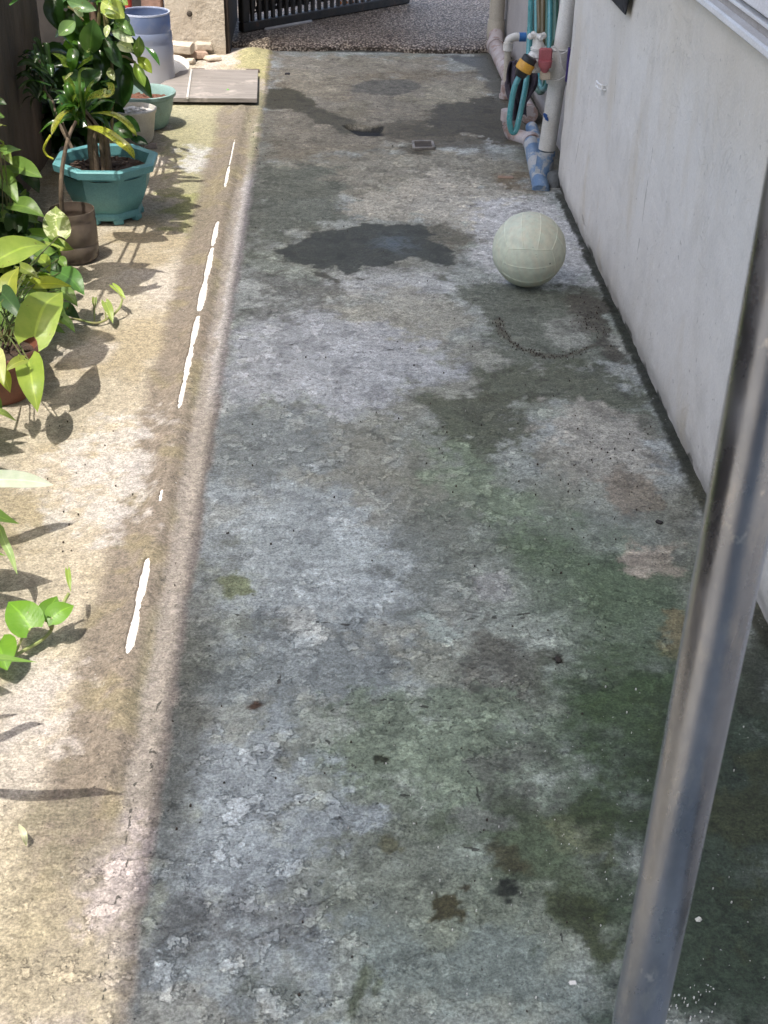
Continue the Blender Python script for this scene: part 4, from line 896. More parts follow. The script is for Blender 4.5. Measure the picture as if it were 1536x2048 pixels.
LM2 = MB(); LM2.tube(spline([cp(135, 1090, 3.935), cp(80, 1180, 3.92), cp(50, 1270, 3.92), cp(90, 1350, 3.92), cp(170, 1395, 3.91)], 6), [.0035]*18+[.003]*7, 6, col=(.40, .40, .06, .4)); LM.add(LM2.v, LM2.f, LM2.c)
leaf(LM, [cp(560, 985), cp(680, 1000, 4.0), cp(850, 1060, 3.96), cp(1020, 1180, 3.92), cp(1150, 1290, 3.90), cp(1215, 1400, 3.90)], .032, 'strap', (.3, -.6, .7), (.40, .40, .05), .5, .35)
leaf(LM, [cp(650, 820), cp(800, 810, 4.0), cp(960, 840, 3.98), cp(1100, 930, 3.96), cp(1190, 1040, 3.95), cp(1245, 1110, 3.95)], .022, 'strap', (.2, -.5, .8), (.34, .36, .06), .5, .4)
leaf(LM, [cp(590, 650), cp(680, 610, 4.03), cp(790, 590, 4.0), cp(900, 580, 4.0), cp(920, 480, 4.03), cp(840, 420, 4.06)], .045, 'oval', (.0, -.7, .6), (.36, .42, .10), .75, .5, twist=.9)
leaf(LM, [cp(400, 250), cp(330, 190, 4.03), cp(260, 110, 4.02), cp(150, 40, 4.0)], .026, 'oval', (0, -.6, .7), YG, .55, .4)
leaf(LM, [cp(400, 280), cp(400, 150, 4.03), cp(415, 20, 4.05), cp(420, -20, 4.06)], .036, 'oval', (0, -.9, .3), MG, .1, .3)
leaf(LM, [cp(480, 240), cp(560, 190, 4.03), cp(650, 130, 4.0), cp(670, 60, 4.0)], .030, 'oval', (0, -.7, .6), YG, .5, .5, twist=.8)
leaf(LM, [cp(540, 760), cp(510, 560, 4.03), cp(510, 400, 4.05), cp(490, 340, 4.06)], .030, 'oval', (0, -.9, .3), (.09, .2, .05), .15, .4)
leaf(LM, [cp(480, 700), cp(400, 600, 4.0), cp(350, 480, 4.0), cp(345, 400, 4.02)], .028, 'oval', (0, -.8, .5), MG, .15, .4)
leaf(LM, [cp(450, 740), cp(330, 690, 4.0), cp(250, 560, 4.0)], .030, 'oval', (-.3, -.6, .7), (.06, .15, .05), .1, .4)
leaf(LM, [cp(430, 760), cp(420, 640, 4.0), cp(470, 560, 3.98)], .012, 'strap', (0, -.8, .5), YG, .3, .3)
leaf(LM, [cp(560, 720), cp(590, 560, 4.0), cp(660, 440, 4.0), cp(710, 370, 4.02)], .010, 'strap', (0, -.8, .5), YG, .5, .3)
leaf(LM, [cp(310, 385, 4.0), cp(370, 320, 4.0), cp(425, 285, 4.0)], .008, 'strap', (0, -.9, .4), (.4, .42, .2), .6, .3)
leaf(LM, [cp(530, 720), cp(520, 600, 4.02), cp(505, 320, 4.02), cp(560, 240, 4.0), cp(700, 245, 4.0)], .009, 'strap', (0, -.9, .4), (.2, .3, .08), .2, .3)
rr = random.Random(5)
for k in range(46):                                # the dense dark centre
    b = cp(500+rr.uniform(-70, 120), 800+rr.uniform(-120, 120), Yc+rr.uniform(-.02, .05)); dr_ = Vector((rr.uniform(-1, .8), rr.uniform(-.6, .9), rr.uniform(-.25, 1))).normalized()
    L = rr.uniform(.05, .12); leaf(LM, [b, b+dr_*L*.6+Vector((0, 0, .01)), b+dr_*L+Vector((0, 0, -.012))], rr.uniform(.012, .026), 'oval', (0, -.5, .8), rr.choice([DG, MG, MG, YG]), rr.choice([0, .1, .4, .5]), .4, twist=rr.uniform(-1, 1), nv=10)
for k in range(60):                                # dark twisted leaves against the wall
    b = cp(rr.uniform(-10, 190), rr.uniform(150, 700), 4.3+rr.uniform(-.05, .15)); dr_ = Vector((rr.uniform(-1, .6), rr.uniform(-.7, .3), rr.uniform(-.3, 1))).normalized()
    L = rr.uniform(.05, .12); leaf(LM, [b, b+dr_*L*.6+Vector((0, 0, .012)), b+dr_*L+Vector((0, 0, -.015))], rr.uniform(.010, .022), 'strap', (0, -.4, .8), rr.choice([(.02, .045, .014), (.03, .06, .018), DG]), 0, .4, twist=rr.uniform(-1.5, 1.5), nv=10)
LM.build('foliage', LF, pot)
for p in ([(650, 1420), (640, 1200), (645, 1000), (600, 820)], [(680, 1400), (700, 1180), (720, 1000), (560, 780)], [(800, 1400), (790, 1200), (760, 1040), (620, 850)], [(850, 1390), (850, 1150), (830, 1020)]):
    m = MB(); pts = [cp(*q) for q in p]; pts[0] = Vector((pts[1].x, Yc, .15)); m.tube(spline(pts, 5), [.009]*(len(pts)*5-4), 9); m.build('stem', BARK, pot)
m = MB(); m.tube(spline([cp(150, 650, 4.28), cp(60, 520, 4.3), cp(10, 300, 4.32), cp(-30, 100, 4.33)], 5), .006, 8); m.build('stem', BARK, pot); m = MB(); m.tube([Vector((cp(150, 650, 4.28).x+.08, 4.2, .15)), cp(220, 900, 4.24), cp(150, 650, 4.28)], .006, 8)
m.build('stem', BARK, pot)

# cut bottle pot with a bare stem
bc = Vector((-.742, 3.715, 0)); bt = thing('bottle_pot', 'brown cut plastic bottle used as a pot with one bare stem', 'pot', bc)
def browngl():
    s = NT('brown bottle'); v = s.coord('Object'); c = s.mix(s.rng(s.noise(v, 12, 6), .4, .65), (.19, .15, .12), (.115, .09, .075)); s.l(c, s.b.inputs['Base Color'])
    s.b.inputs['Roughness'].default_value = .22; s.l(s.bump(s.noise(v, 40, 4), .0015), s.b.inputs['Normal'])
    tr = s.n('ShaderNodeBsdfTransparent'); tr.inputs[0].default_value = (.6, .45, .34, 1); ms = s.n('ShaderNodeMixShader'); ms.inputs[0].default_value = .22; s.l(s.b.outputs[0], ms.inputs[1]); s.l(tr.outputs[0], ms.inputs[2]); s.l(ms.outputs[0], s.out.inputs[0]); return s.m
m = MB(); pr_ = [(.02, .003), (.060, .003), (.067, .012), (.068, .05), (.066, .055), (.068, .06), (.067, .12), (.065, .126), (.067, .132), (.065, .152)]; m.lathe(pr_+[(r-.002, z) for r, z in pr_[::-1][:-1]], bc, 36); m.build('bottle', browngl(), bt)
soil(bc, .063, .10, bt, seed=8, crumbs=18)
m = MB(); sp_ = [Vector((bc.x-.03, bc.y, .10)), gy(122, 390, 3.70), gy(124, 340, 3.72), gy(133, 290, 3.74), gy(142, 262, 3.76), gy(152, 243, 3.78)]
m.tube(spline(sp_, 6), [.0075-.003*k/30 for k in range(31)], 9); m.tube([gy(137, 275, 3.75), gy(130, 258, 3.74), gy(126, 245, 3.73)], [.004, .003, .002], 7); m.build('stem', BARK, bt)
# white cup, green bowl, clear broken box
gc = Vector((-.700, 5.13, 0)); bw_ = thing('bowl_planter', 'pale green round bowl planter holding reddish mulch', 'planter', gc)
GRN = simple('pale green plastic', (.24, .36, .33), (.19, .30, .275), .5, 12, stain=(.20, .22, .16), sscale=14, sthr=(.58, .68))
m = MB(); q_ = [(.03, .003), (.075, .003), (.085, .012), (.104, .07), (.112, .115), (.120, .121), (.121, .134), (.116, .136)]; m.lathe(q_+[(.109, .125), (.101, .075), (.03, .05)], gc, 40); m.build('bowl', GRN, bw_)
soil(gc, .104, .098, bw_, MULCH, 11, crumbs=90)
wc = Vector((-.715, 4.93, 0)); wcup = thing('plastic_cup', 'grimy white plastic cup pot in front of the green bowl', 'cup', wc)
WC = simple('grimy white plastic', (.58, .56, .50), (.45, .42, .36), .5, 10, stain=(.33, .29, .22), sscale=9, sthr=(.56, .7))
m = MB(); q_ = [(.02, .003), (.060, .003), (.066, .02), (.078, .105), (.082, .11), (.084, .122), (.080, .124)]; m.lathe(q_+[(.075, .112), (.064, .03), (.02, .015)], wc, 36); m.build('cup', WC, wcup); soil(wc, .073, .108, wcup, simple('pale crumbs', (.62, .60, .56), (.46, .43, .4), .9, 60, bump=.006), 12, crumbs=10)
kc = gz(294, 300); m = MB(); z9 = .001
for a0, wd9, hh9, sk in ((R_(-80), .05, .05, .0), (R_(8), .045, .048, .006)):
    m.box((-wd9/2, -.0012, z9), (wd9/2, .0012, hh9), 0, .0006, M=Matrix.Translation(kc+Vector((.012 if sk else -.012, sk*3, 0))) @ Matrix.Rotation(a0, 4, 'Z') @ Matrix.Rotation(.25 if sk else -.2, 4, 'X'))
single(m, 'broken_box', simple('clear plastic', (.62, .56, .56), (.5, .44, .44), .2, 20, trans=.55), 'broken clear plastic box fragment on the ground before the white cup', 'fragment')

# ------------------------------------------------------------------ climbing plant with broad leaves
Yp = 4.72
cl = thing('climbing_plant', 'tall broad leaved variegated climber on a stake behind the teal planter', 'plant', (-.80, Yp, 0))
def ph(x_, y_, dY=0): return gy(x_/3.84, y_/3.84, Yp+dY)
LM = MB(); FR = (0, -.85, .5)
W = 1/3.84/545
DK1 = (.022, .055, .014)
for (a, b, wd, kind, c, var, dy, nrm) in (
 ((690, 415), (722, 145), 165, 'oval', (.10, .20, .06), .55, -.06, (.2, -.9, .3)), ((575, 165), (448, 275), 105, 'oval', (.20, .32, .12), .2, -.03, FR), ((515, 5), (745, 82), 95, 'oval', (.16, .27, .12), .35, -.03, FR),
 ((430, -60), (445, 232), 150, 'oval', DK1, 0, .05, FR), ((560, 40), (610, 270), 130, 'oval', (.03, .07, .02), 0, .06, FR), ((780, 10), (960, 140), 150, 'oval', (.34, .40, .10), .55, -.02, FR), ((820, -40), (985, 40), 120, 'oval', (.25, .34, .09), .5, .0, FR),
 ((770, 95), (890, 105), 40, 'oval', (.3, .38, .15), .5, -.04, FR), ((1062, 445), (1070, 275), 85, 'oval', (.2, .3, .1), .55, -.05, (.3, -.8, .4)), ((1055, 440), (1168, 565), 78, 'oval', (.34, .42, .07), .2, -.05, FR), ((1035, 480), (1112, 668), 80, 'oval', (.22, .33, .06), .25, -.05, (.3, -.8, .3)),
 ((960, 500), (948, 830), 190, 'oval', DK1, 0, .0, FR), ((800, 280), (940, 530), 105, 'oval', (.035, .075, .03), .35, -.03, (.3, -.9, .2)), ((760, 380), (800, 610), 130, 'oval', (.04, .085, .02), .15, .02, FR), ((885, 150), (1040, 280), 80, 'oval', (.16, .27, .10), .5, -.04, FR),
 ((860, 240), (1030, 330), 85, 'oval', (.25, .33, .2), .8, -.05, FR), ((830, 190), (815, 290), 48, 'oval', (.45, .5, .25), .7, -.06, FR), ((900, 330), (1030, 400), 90, 'oval', (.3, .36, .25), .9, -.03, FR), ((1110, 355), (1228, 505), 46, 'oval', (.08, .22, .05), .1, .02, (.4, -.6, .6)),
 ((840, 520), (880, 620), 60, 'oval', (.3, .33, .15), .6, -.03, FR), ((640, 120), (560, 60), 60, 'oval', (.5, .55, .4), .9, -.05, FR), ((700, 500), (690, 640), 90, 'oval', DK1, 0, .05, FR), ((660, 300), (560, 420), 90, 'oval', DK1, 0, .08, FR), ((880, 420), (860, 640), 110, 'oval', DK1, 0, .08, FR), ((940, 20), (900, 160), 90, 'oval', (.06, .13, .03), .1, .06, FR),
 ((640, 880), (760, 1010), 80, 'oval', DK1, 0, -.08, FR), ((930, 900), (1080, 1010), 110, 'oval', (.05, .12, .04), .2, -.30, FR), ((880, 950), (1020, 1060), 120, 'oval', DG, .2, -.32, FR), ((1000, 1060), (1140, 1110), 60, 'oval', (.03, .08, .05), 0, -.32, FR)):
    leaf(LM, [ph(*a, dy), ph(*b, dy-.04)], wd*W, kind, nrm, c, var, .35, .10, wave=.03)
for k in range(44):
    b = ph(rr.uniform(420, 1000), rr.uniform(-120, 620), rr.uniform(.03, .22)); dr_ = Vector((rr.uniform(-1, 1), rr.uniform(-.7, .4), rr.uniform(-1, .5))).normalized(); L = rr.uniform(.08, .15)
    leaf(LM, [b, b+dr_*L], L*.55, 'oval', (rr.uniform(-.5, .5), -.6, .7), rr.choice([DK1, DG, (.04, .085, .025), MG]), rr.choice([0, 0, .2]), .3, .12, nv=10)
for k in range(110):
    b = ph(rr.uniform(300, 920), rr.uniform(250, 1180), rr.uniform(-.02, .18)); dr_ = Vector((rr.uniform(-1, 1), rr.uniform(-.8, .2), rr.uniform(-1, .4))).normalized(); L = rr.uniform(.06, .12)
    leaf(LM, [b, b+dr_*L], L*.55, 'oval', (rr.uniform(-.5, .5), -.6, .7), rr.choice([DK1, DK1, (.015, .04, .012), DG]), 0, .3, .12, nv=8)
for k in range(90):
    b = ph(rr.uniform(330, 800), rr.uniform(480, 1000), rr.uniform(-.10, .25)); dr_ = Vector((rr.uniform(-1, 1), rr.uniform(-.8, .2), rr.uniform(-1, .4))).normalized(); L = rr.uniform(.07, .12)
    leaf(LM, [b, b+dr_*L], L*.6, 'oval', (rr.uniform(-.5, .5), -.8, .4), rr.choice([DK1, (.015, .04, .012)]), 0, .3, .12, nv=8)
SHD = Vector((-.22, -.30, 1))
for (cx_, cy_, sx_, sy_, n_, kd) in ((334, 408, 30, 55, 30, 'oval'), (235, 555, 40, 32, 14, 'oval'), (265, 565, 40, 25, 7, 'strap'), (172, 690, 22, 30, 9, 'oval'), (92, 420, 22, 55, 16, 'oval'), (150, 795, 14, 10, 2, 'oval'), (360, 345, 22, 22, 6, 'strap'), (290, 475, 25, 12, 5, 'oval')):
    for k in range(n_):
        h = rr.uniform(.80, 1.05); p = gz(cx_+rr.uniform(-1, 1)*sx_, cy_+rr.uniform(-1, 1)*sy_)+SHD*h; d_ = Vector((rr.uniform(.2, 1), rr.uniform(-.6, .6), rr.uniform(-.3, .2))).normalized(); L = rr.uniform(.10, .17)
        leaf(LM, [p-d_*L*.6, p+d_*L*.4], L*(.5 if kd == 'oval' else .2), kd, (rr.uniform(-.3, .3), -.2, 1), rr.choice([MG, DG, (.10, .2, .06)]), rr.choice([0, .3]), .3, .1)
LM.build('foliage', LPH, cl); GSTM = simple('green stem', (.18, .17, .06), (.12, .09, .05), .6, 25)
m = MB(); m.tube(spline([Vector((ph(760, 600).x, Yp+.04, 0)), ph(740, 500, .03), ph(755, 200, .03), ph(770, 0, .03), ph(770, -200, .04)], 5), .0075, 8); m.build('stem', GSTM, cl); m = MB(); m.tube(spline([Vector((-.78, Yp, 0)), ph(860, 560, 0), ph(830, 350, .02), ph(800, 100, .02)], 5), .006, 8)
for a, b in (((640, 160), (520, 50)), ((690, 415), (720, 470)), ((830, 180), (770, 60)), ((1040, 480), (880, 420))): m.tube([ph(*a, -.02), ph((a[0]+b[0])/2+8, (a[1]+b[1])/2-12, 0), ph(*b, .0)], .004, 6)
m.build('stem', GSTM, cl)
for e_ in (gz(335, 400)+SHD*.9, gz(250, 555)+SHD*.9, gz(150, 690)+SHD*.95):
    m = MB(); s_0 = Vector((ph(770, -200, .04).x, Yp+.04, .75)); m.tube(spline([s_0, (s_0+e_)/2+Vector((0, 0, .12)), e_], 8), .005, 7); m.build('stem', GSTM, cl)
m = MB(); m.box((-.012, -.012, -.02), (.012, .012, 1.15), 0, .002, M=Matrix.Translation((ph(710, 100, .06).x, Yp+.07, 0))); m.build('stake', WD, cl)
# ------------------------------------------------------------------ pothos
def q2(x_, y_, z): return gz(x_/4.389, 300+y_/4.389, z)
def q3(x_, y_, z): return gz(x_/4.389, 600+y_/4.389, z)
UP = (.1, -.55, .83)
def fan(name, label, spec, group, pet=True, pot_c=None, extra=()):
    root = thing(name, label, 'plant', pot_c if pot_c else (-.85, 3.5, 0), group); LM = MB(); sm_ = MB()
    for (a, b, wpx, c, var, nrm) in spec:
        dist = ((a+b)/2-Vector((0, 0, CAM_H))).length; leaf(LM, [a, b], wpx/4.389*dist/2600, 'heart', nrm, c, var, .30, random.uniform(.05, .2), wave=.025)
        if pet and (wpx == int(wpx)):
            root_p = Vector(extra[0]) if extra else Vector((-.9, a.y+.05, .05)); mid = (a+root_p)/2+Vector((0, 0, .04)); sm_.tube(spline([root_p+Vector((rr.uniform(-.05, .05), rr.uniform(-.05, .05), 0)), mid, a], 5), .0016, 6)
    return root, LM, sm_
GY = (.29, .38, .07); GG = (.17, .28, .06); GB = (.42, .46, .08); GD = (.035, .08, .02); GL2 = (.33, .38, .12)
spec = [(q2(120, 480, .22), q2(390, 590, .20), 175, GG, .05, UP), (q2(90, 130, .27), q2(372, 242, .26), 195, GG, .05, UP), (q2(-60, 190, .27), q2(165, 485, .22), 190, GG, .1, UP), (q2(-30, -10, .32), q2(112, 130, .30), 130, GY, .1, UP), (q2(30, 20, .36), q2(190, 0, .35), 90, GG, .1, UP), (q2(-60, -190, .42), q2(60, -210, .40), 60, GL2, .2, UP), (q2(-60, -120, .40), q2(40, -40, .36), 110, GL2, .1, UP), (q2(140, 560, .16), q2(225, 755, .13), 165, GD, .35, UP), (q2(-70, 620, .14), q2(60, 800, .12), 150, GD, .1, UP), (q2(60, 330, .18), q2(180, 380, .18), 110, GD, 0, UP), (q2(-80, -330, .47), q2(40, -290, .45), 120, GG, .1, UP), (q2(-60, -420, .5), q2(60, -400, .5), 90, GD, .1, UP)]
for k in range(55):
    b = q2(rr.uniform(-120, 260), rr.uniform(100, 900), rr.uniform(.06, .2)); dr_ = Vector((rr.uniform(-.3, 1), rr.uniform(-1, .4), rr.uniform(-.7, .3))).normalized(); spec.append((b, b+dr_*rr.uniform(.06, .1), rr.uniform(110, 170), rr.choice([GD, GD, GG]), rr.choice([0, .2]), UP))
va, LM, sm_ = fan('pothos_vine', 'upper green pothos vine clinging to the dark wall left of the teal planter', spec, 'pothos plants along the dark wall', True, (-.95, 3.6, 0))
m2 = LM.build('foliage', LP, va); sm_.tube(spline([(-.96, 3.45, 0), (-.965, 3.6, .15), (-.97, 3.72, .35), (-.965, 3.85, .5)], 6), .006, 8); sm_.build('stem', simple('vine stem', (.14, .17, .06), (.16, .11, .06), .6, 30), va)
rc = gz(28, 752, .05); rc = gz(78, 690, .125); rc = Vector((rc.x-.098, rc.y-.01, 0))
spec = [(q2(515, 755, .15), q2(488, 492, .20), 225, (.26, .32, .10), .72, (.2, -.9, .4)), (q2(-20, 960, .20), q2(412, 832, .19), 285, GY, .12, UP), (q2(70, 1290, .20), q2(168, 1025, .24), 185, GB, .1, (-.2, -.8, .5)), (q2(305, 1180, .17), q2(628, 1198, .15), 130, (.38, .42, .04), .05, UP), (q2(530, 1075, .13), q2(745, 1275, .10), 205, (.11, .25, .06), .05, (.25, -.45, .86)), (q2(300, 1640, .20), q2(547, 1248, .22), 335, GY, .02, (.15, -.7, .7)), (q2(10, 1250, .21), q2(222, 1510, .18), 170, (.06, .12, .05), .05, (-.3, -.5, .8)),
 (q2(175, 1020, .22), q2(352, 1135, .2), 100, (.22, .26, .05), .2, UP), (q2(515, 955, .12), q2(580, 1055, .10), 85, GG, .05, UP), (q2(535, 1225, .12), q2(682, 1375, .09), 120, GG, .1, UP), (q2(545, 1465, .08), q2(660, 1605, .05), 75, (.16, .28, .06), .15, UP), (q2(275, 735, .14), q2(578, 862, .11), 115, GG, .05, UP), (q2(345, 945, .14), q2(442, 1085, .12), 110, GY, .3, UP), (q2(545, 1380, .06), q2(700, 1480, .04), 130, GD, 0, UP), (q2(400, 880, .1), q2(520, 960, .08), 100, GD, 0, UP),
 (q3(250, 525, .17), q3(330, 985, .10), 235, GY, .05, (.1, -.8, .5)), (q3(215, 525, .19), q3(45, 625, .18), 100, (.36, .40, .08), .2, UP), (q3(-20, 470, .2), q3(35, 750, .16), 115, (.55, .56, .25), .5, UP), (q3(20, 640, .15), q3(90, 815, .11), 110, GB, .3, UP), (q3(-60, 960, .10), q3(152, 1068, .06), 60, (.28, .36, .10), .4, UP), (q3(-40, 860, .1), q3(15, 1000, .06), 80, GG, .1, UP), (q2(-60, 1350, .2), q2(20, 1420, .2), 90, GG, .1, UP)]
for k in range(72):
    b = q2(rr.uniform(-100, 480), rr.uniform(800, 1560), rr.uniform(.03, .10)); dr_ = Vector((rr.uniform(-.3, 1), rr.uniform(-1, .6), rr.uniform(-.5, .3))).normalized(); spec.append((b, b+dr_*rr.uniform(.05, .09), rr.uniform(110, 190), rr.choice([GD, GG, GG, GY]), rr.choice([0, .15]), UP))
pb, LM, sm_ = fan('potted_pothos', 'heart leaved pothos spilling over a terracotta red pot', spec, 'pothos plants along the dark wall', True, rc, ((rc.x, rc.y, .13),))
LM.build('foliage', LP, pb); sm_.build('stem', simple('petiole', (.10, .14, .04), (.10, .09, .035), .5, 30), pb)
TC = simple('terracotta red plastic', (.20, .075, .045), (.13, .05, .032), .5, 12)
m = MB(); m.lathe([(.03, .003), (.065, .003), (.085, .10), (.087, .10), (.098, .102), (.100, .125), (.094, .128), (.088, .12), (.07, .03)], rc, 36); m.build('pot', TC, pb); soil(rc, .085, .108, pb, seed=21)
# pothos shoot trailing on the floor by the pot
def shoot(name, label, stem_pts, leaves, cat='plant', group='pothos plants along the dark wall'):
    r = thing(name, label, cat, stem_pts[0], group); m = MB(); m.tube(spline(stem_pts, 6), .0032, 7); LM = MB()
    for (a, b, wm, c, var, st_) in leaves:
        leaf(LM, [a, b], wm, 'heart', UP, c, var, .22, .08)
        if st_ is not None: m.tube([st_, (st_+a)/2+Vector((0, 0, .008)), a], .0022, 6)
    m.build('stem', simple('shoot stem', (.28, .33, .12), (.22, .2, .08), .5, 30), r); LM.build('foliage', LP, r); return r
s0 = [q2(560, 1480, .02), q2(700, 1490, .012), q2(830, 1520, .010), q2(930, 1490, .014), q2(1040, 1400, .03), q2(1075, 1310, .05)]
shoot('pothos_shoot', 'short pothos shoot with variegated leaves creeping out from the red pot', s0, [(q2(925, 1335, .055), q2(992, 1525, .02), .024*1.05, (.26, .33, .08), .6, s0[3]), (q2(990, 1190, .07), q2(1105, 1312, .05), .018, GY, .1, s0[5]), (q2(830, 1300, .05), q2(828, 1392, .03), .014, (.3, .38, .1), .4, s0[2])])
def q4(x_, y_, z): return gz(x_/3.84, 900+y_/3.84, z)
s1 = [gz(-60, 1320, .02), q4(-20, 1640, .015), q4(110, 1580, .015), q4(200, 1530, .02), q4(320, 1460, .02), q4(395, 1380, .02), q4(410, 1300, .04), q4(490, 1170, .06), q4(530, 1100, .075)]
shoot('pothos_runner', 'pothos runner with bright green leaves creeping over the sunlit floor', s1, [(q4(236, 1370, .055), q4(62, 1165, .07), .064, (.16, .33, .03), .05, s1[2]), (q4(345, 1310, .055), q4(440, 1120, .075), .040, (.15, .31, .03), .08, s1[5]), (q4(400, 1290, .06), q4(570, 1195, .065), .040, (.17, .33, .04), .25, s1[5]), (q4(-20, 1480, .05), q4(55, 1695, .04), .06, (.15, .30, .03), .05, s1[1]), (q4(520, 920, .10), q4(545, 1095, .08), .010, (.22, .30, .06), .1, None)])
# striped leaf plant just outside the frame, its white leaf tip and shadows inside
sc_ = Vector((-.86, 2.05, 0)); spd = thing('striped_plant', 'white striped strap leaved plant reaching in low from the left edge', 'plant', sc_)
LM = MB(); b0 = sc_+Vector((0, 0, .13))
leaf(LM, [b0, gz(-60, 972, .16), gz(30, 962, .14), gz(108, 970, .11)], .040, 'strap', (0, -.6, .8), (.70, .74, .66), 0, .2)
leaf(LM, [b0, gz(-40, 1040, .15), gz(10, 1090, .12), gz(35, 1150, .08)], .016, 'strap', (0, -.5, .85), (.30, .40, .16), .3, .2)
for (tx, ty, hz, wd) in ((108, 1163, .16, .075), (70, 1205, .13, .06), (36, 1038, .12, .05), (52, 905, .14, .09), (50, 960, .16, .09), (60, 870, .18, .08), (30, 1320, .1, .06), (28, 1385, .08, .07)):
    tip = gz(tx, ty, 0); tip = tip+Vector((-.22, -.30, 1))*hz; leaf(LM, [tip+Vector((-.17, -.01, .06)), tip], wd, 'heart', (0, -.2, 1), GG, 0, .2, .1)
for k in range(9): 
    a = rr.uniform(1.6, 4.6); d_ = Vector((math.cos(a), math.sin(a), 0)); L = rr.uniform(.12, .2); leaf(LM, [b0, b0+d_*L*.5+Vector((0, 0, .12)), b0+d_*L+Vector((0, 0, .04))], .018, 'strap', (0, 0, 1), (.3, .42, .2), .5, .2)
LM.build('foliage', LP, spd); m = MB(); m.lathe([(.03, .003), (.06, .003), (.075, .10), (.085, .102), (.085, .12), (.075, .118), (.06, .03)], sc_, 30); m.build('pot', TC, spd); soil(sc_, .072, .10, spd, seed=31)
# long leaved plant outside the frame, casting the two blade shadows
lc = Vector((-.86, 1.45, 0)); lpnt = thing('long_leaved_plant', 'long bladed plant outside the left edge that throws narrow leaf shadows on the floor', 'plant', lc); LM = MB(); b0 = lc+Vector((0, 0, .10))
def sh(x_, y_, h): return gz(x_, y_, 0)+Vector((-.22, -.30, 1))*h
leaf(LM, [b0, sh(-60, 1585, .30), sh(60, 1592, .34), sh(150, 1588, .35), sh(252, 1590, .34)], .024, 'strap', (0, 0, 1), GG, .1, .15)
leaf(LM, [b0, sh(-80, 1500, .30), sh(0, 1478, .32), sh(55, 1452, .33), sh(88, 1448, .33)], .020, 'strap', (0, 0, 1), GG, .1, .15)
leaf(LM, [b0, sh(-60, 1440, .28), sh(0, 1434, .28), sh(40, 1428, .27)], .012, 'strap', (0, 0, 1), GG, .1, .15)
for k in range(7):
    a = rr.uniform(1.7, 4.4); d_ = Vector((math.cos(a), math.sin(a), 0)); L = rr.uniform(.15, .25); leaf(LM, [b0, b0+d_*L*.5+Vector((0, 0, .2)), b0+d_*L+Vector((0, 0, .12))], .022, 'strap', (0, 0, 1), GG, .1, .15)
LM.build('foliage', LP, lpnt); m = MB(); m.lathe([(.03, .003), (.055, .003), (.07, .10), (.072, .11), (.065, .105), (.05, .03)], lc, 30); m.build('pot', TC, lpnt)
# seedling by the board
m = MB(); q = gz(456, 195); LM = MB()
for dx, dz, w9, ang in ((-.006, .028, .016, 2.6), (.010, .030, .016, .6), (.0, .036, .014, 1.6), (.004, .020, .012, 5.5)):
    a = q+Vector((0, 0, .02)); leaf(LM, [a, a+Vector((math.cos(ang)*.016, math.sin(ang)*.008, dz-.02))], w9, 'heart', (0, -.6, .8), (.16, .38, .10), .0, .2)
sd = thing('seedling', 'tiny green seedling sprouting at the front edge of the board', 'plant', q); LM.build('foliage', LP, sd); m.tube([q-Vector((0, 0, .005)), q+Vector((0, 0, .024))], .0018, 6); m.build('stem', simple('pale stem', (.5, .5, .36), None, .5), sd)
# ------------------------------------------------------------------ loose bits
def chips(name, mat, pts, smin, smax, flat, seed, label=None, cat=None):
    r2 = random.Random(seed); m = MB()
    for (px, py) in pts:
        p = gz(px, py); s_ = r2.uniform(smin, smax); n = r2.randint(5, 7); top = []; bot = []; a0 = r2.uniform(0, 6)
        el = r2.uniform(.45, 1.0); ro = r2.uniform(0, 3.1)
        for k in range(n):
            a = a0+2*math.pi*k/n; rad = s_*r2.uniform(.65, 1.1); u, v = math.cos(a)*rad, math.sin(a)*rad*el
            dx, dy = u*math.cos(ro)-v*math.sin(ro), u*math.sin(ro)+v*math.cos(ro); bot.append(p+Vector((dx, dy, -.002))); top.append(p+Vector((dx*.8, dy*.8, .003+s_*flat*r2.uniform(.7, 1.2))))
        vs = bot+top; m.add(vs, [tuple(range(n, 2*n))]+[(k, (k+1) % n, n+(k+1) % n, n+k) for k in range(n)])
    o = m.build(name, mat, smooth=False); o['kind'] = 'stuff'
    return o
r3 = random.Random(77); pts = []
for _ in range(130): pts.append((r3.uniform(430, 1380), r3.uniform(330, 1100)))
for _ in range(60): pts.append((r3.uniform(330, 1300), r3.uniform(1100, 2040)))
for _ in range(70): pts.append((r3.gauss(1180, 80), r3.gauss(920, 60)))
for _ in range(45): pts.append((r3.uniform(520, 1000), r3.uniform(110, 330)))
for _ in range(24): pts.append((r3.uniform(90, 300), r3.uniform(820, 1120)))
for _ in range(60): pts.append((r3.gauss(1185, 20), r3.gauss(640, 30)))
ARC = [(995, 640), (1003, 665), (1030, 690), (1070, 708), (1110, 714), (1150, 708), (1190, 690), (1205, 660)]
for k in range(110):
    t = r3.random()*(len(ARC)-1.01); i = int(t); f = t-i; a, b = ARC[i], ARC[i+1]; pts.append((a[0]+(b[0]-a[0])*f+r3.gauss(0, 5), a[1]+(b[1]-a[1])*f+r3.gauss(0, 4)))
pts = [p for p in pts if gz(*p).x < .77]
chips('dark_grit', simple('dark grit', (.035, .028, .022), (.06, .04, .03), .9, 60), pts, .0006, .0026, .4, 1)
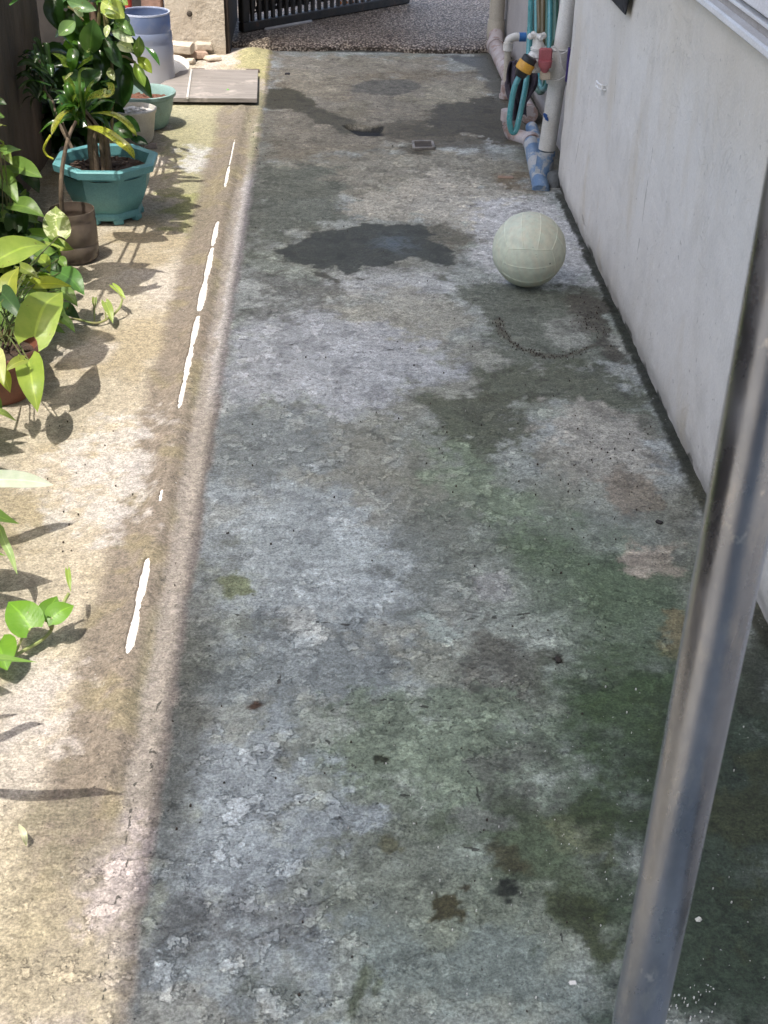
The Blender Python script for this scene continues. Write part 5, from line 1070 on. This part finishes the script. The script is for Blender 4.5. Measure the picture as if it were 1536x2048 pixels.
pts = [(r3.gauss(975, 22), r3.gauss(563, 4)) for _ in range(16)]+[(r3.uniform(420, 1350), r3.uniform(560, 1100)) for _ in range(40)]+[(r3.uniform(600, 1500), r3.uniform(1250, 2040)) for _ in range(110)]+[(r3.gauss(1390, 40), r3.gauss(2005, 28)) for _ in range(45)]
pts = [p for p in pts if gz(*p).x < .77]
chips('pale_flakes', simple('pale flakes', (.66, .65, .60), (.5, .49, .45), .8, 60), pts, .0005, .0018, .3, 2)
for i, (px, py, s_, mt, lab, nm, ct) in enumerate(((1145, 1966, .0048, (.7, .69, .64), 'small white chip lying on the dark green concrete', 'white_chip', 'chip'), (1397, 1840, .0045, (.66, .66, .58), 'oval pale seed on dark damp concrete beyond the steel post', 'pale_seed', 'seed'), (1116, 1321, .007, (.03, .025, .02), 'black crumb of debris on the grey middle of the alley', 'dark_crumb', 'debris'), (1318, 1046, .008, (.03, .025, .022), 'black twiggy crumb near the wall above the pale oval patch', 'black_twig', 'twig'), (575, 150, .012, (.03, .03, .035), 'dark flat stone on the far floor near the threshold', 'flat_stone', 'stone'))):
    m = MB(); p = gz(px, py); M_ = Matrix.Translation(p+Vector((0, 0, s_*.3))) @ Matrix.Rotation(i*.8, 4, 'Z'); m.box((-s_, -s_*.65, -s_*.45), (s_, s_*.65, s_*.4), 0, s_*.3, M=M_)
    m.v = [tuple(Vector(q)+Vector([r3.uniform(-.0012, .0012) for _ in range(3)])) for q in m.v]; single(m, nm, simple(nm+' look', mt, None, .8, 60), lab, ct)
m = MB(); p = gz(1011, 356); m.box((-.028, -.011, -.002), (.028, .011, .014), 0, .004, M=Matrix.Translation(p) @ Matrix.Rotation(-.12, 4, 'Z')); m.v = [tuple(Vector(q)+Vector([r3.uniform(-.002, .002) for _ in range(3)])) for q in m.v]
single(m, 'brick_fragment', BK2, 'thin brick fragment on the floor left of the blue outlet', 'brick')
m = MB(); leaf(m, [gz(38, 1648, .02), gz(48, 1668, .025), gz(53, 1693, .004)], .010, 'oval', (.3, -.3, .9), (.6, .56, .48), .8); single(m, 'dry_leaf', LP, 'pale dry curled leaf on the sunlit floor at lower left', 'leaf')
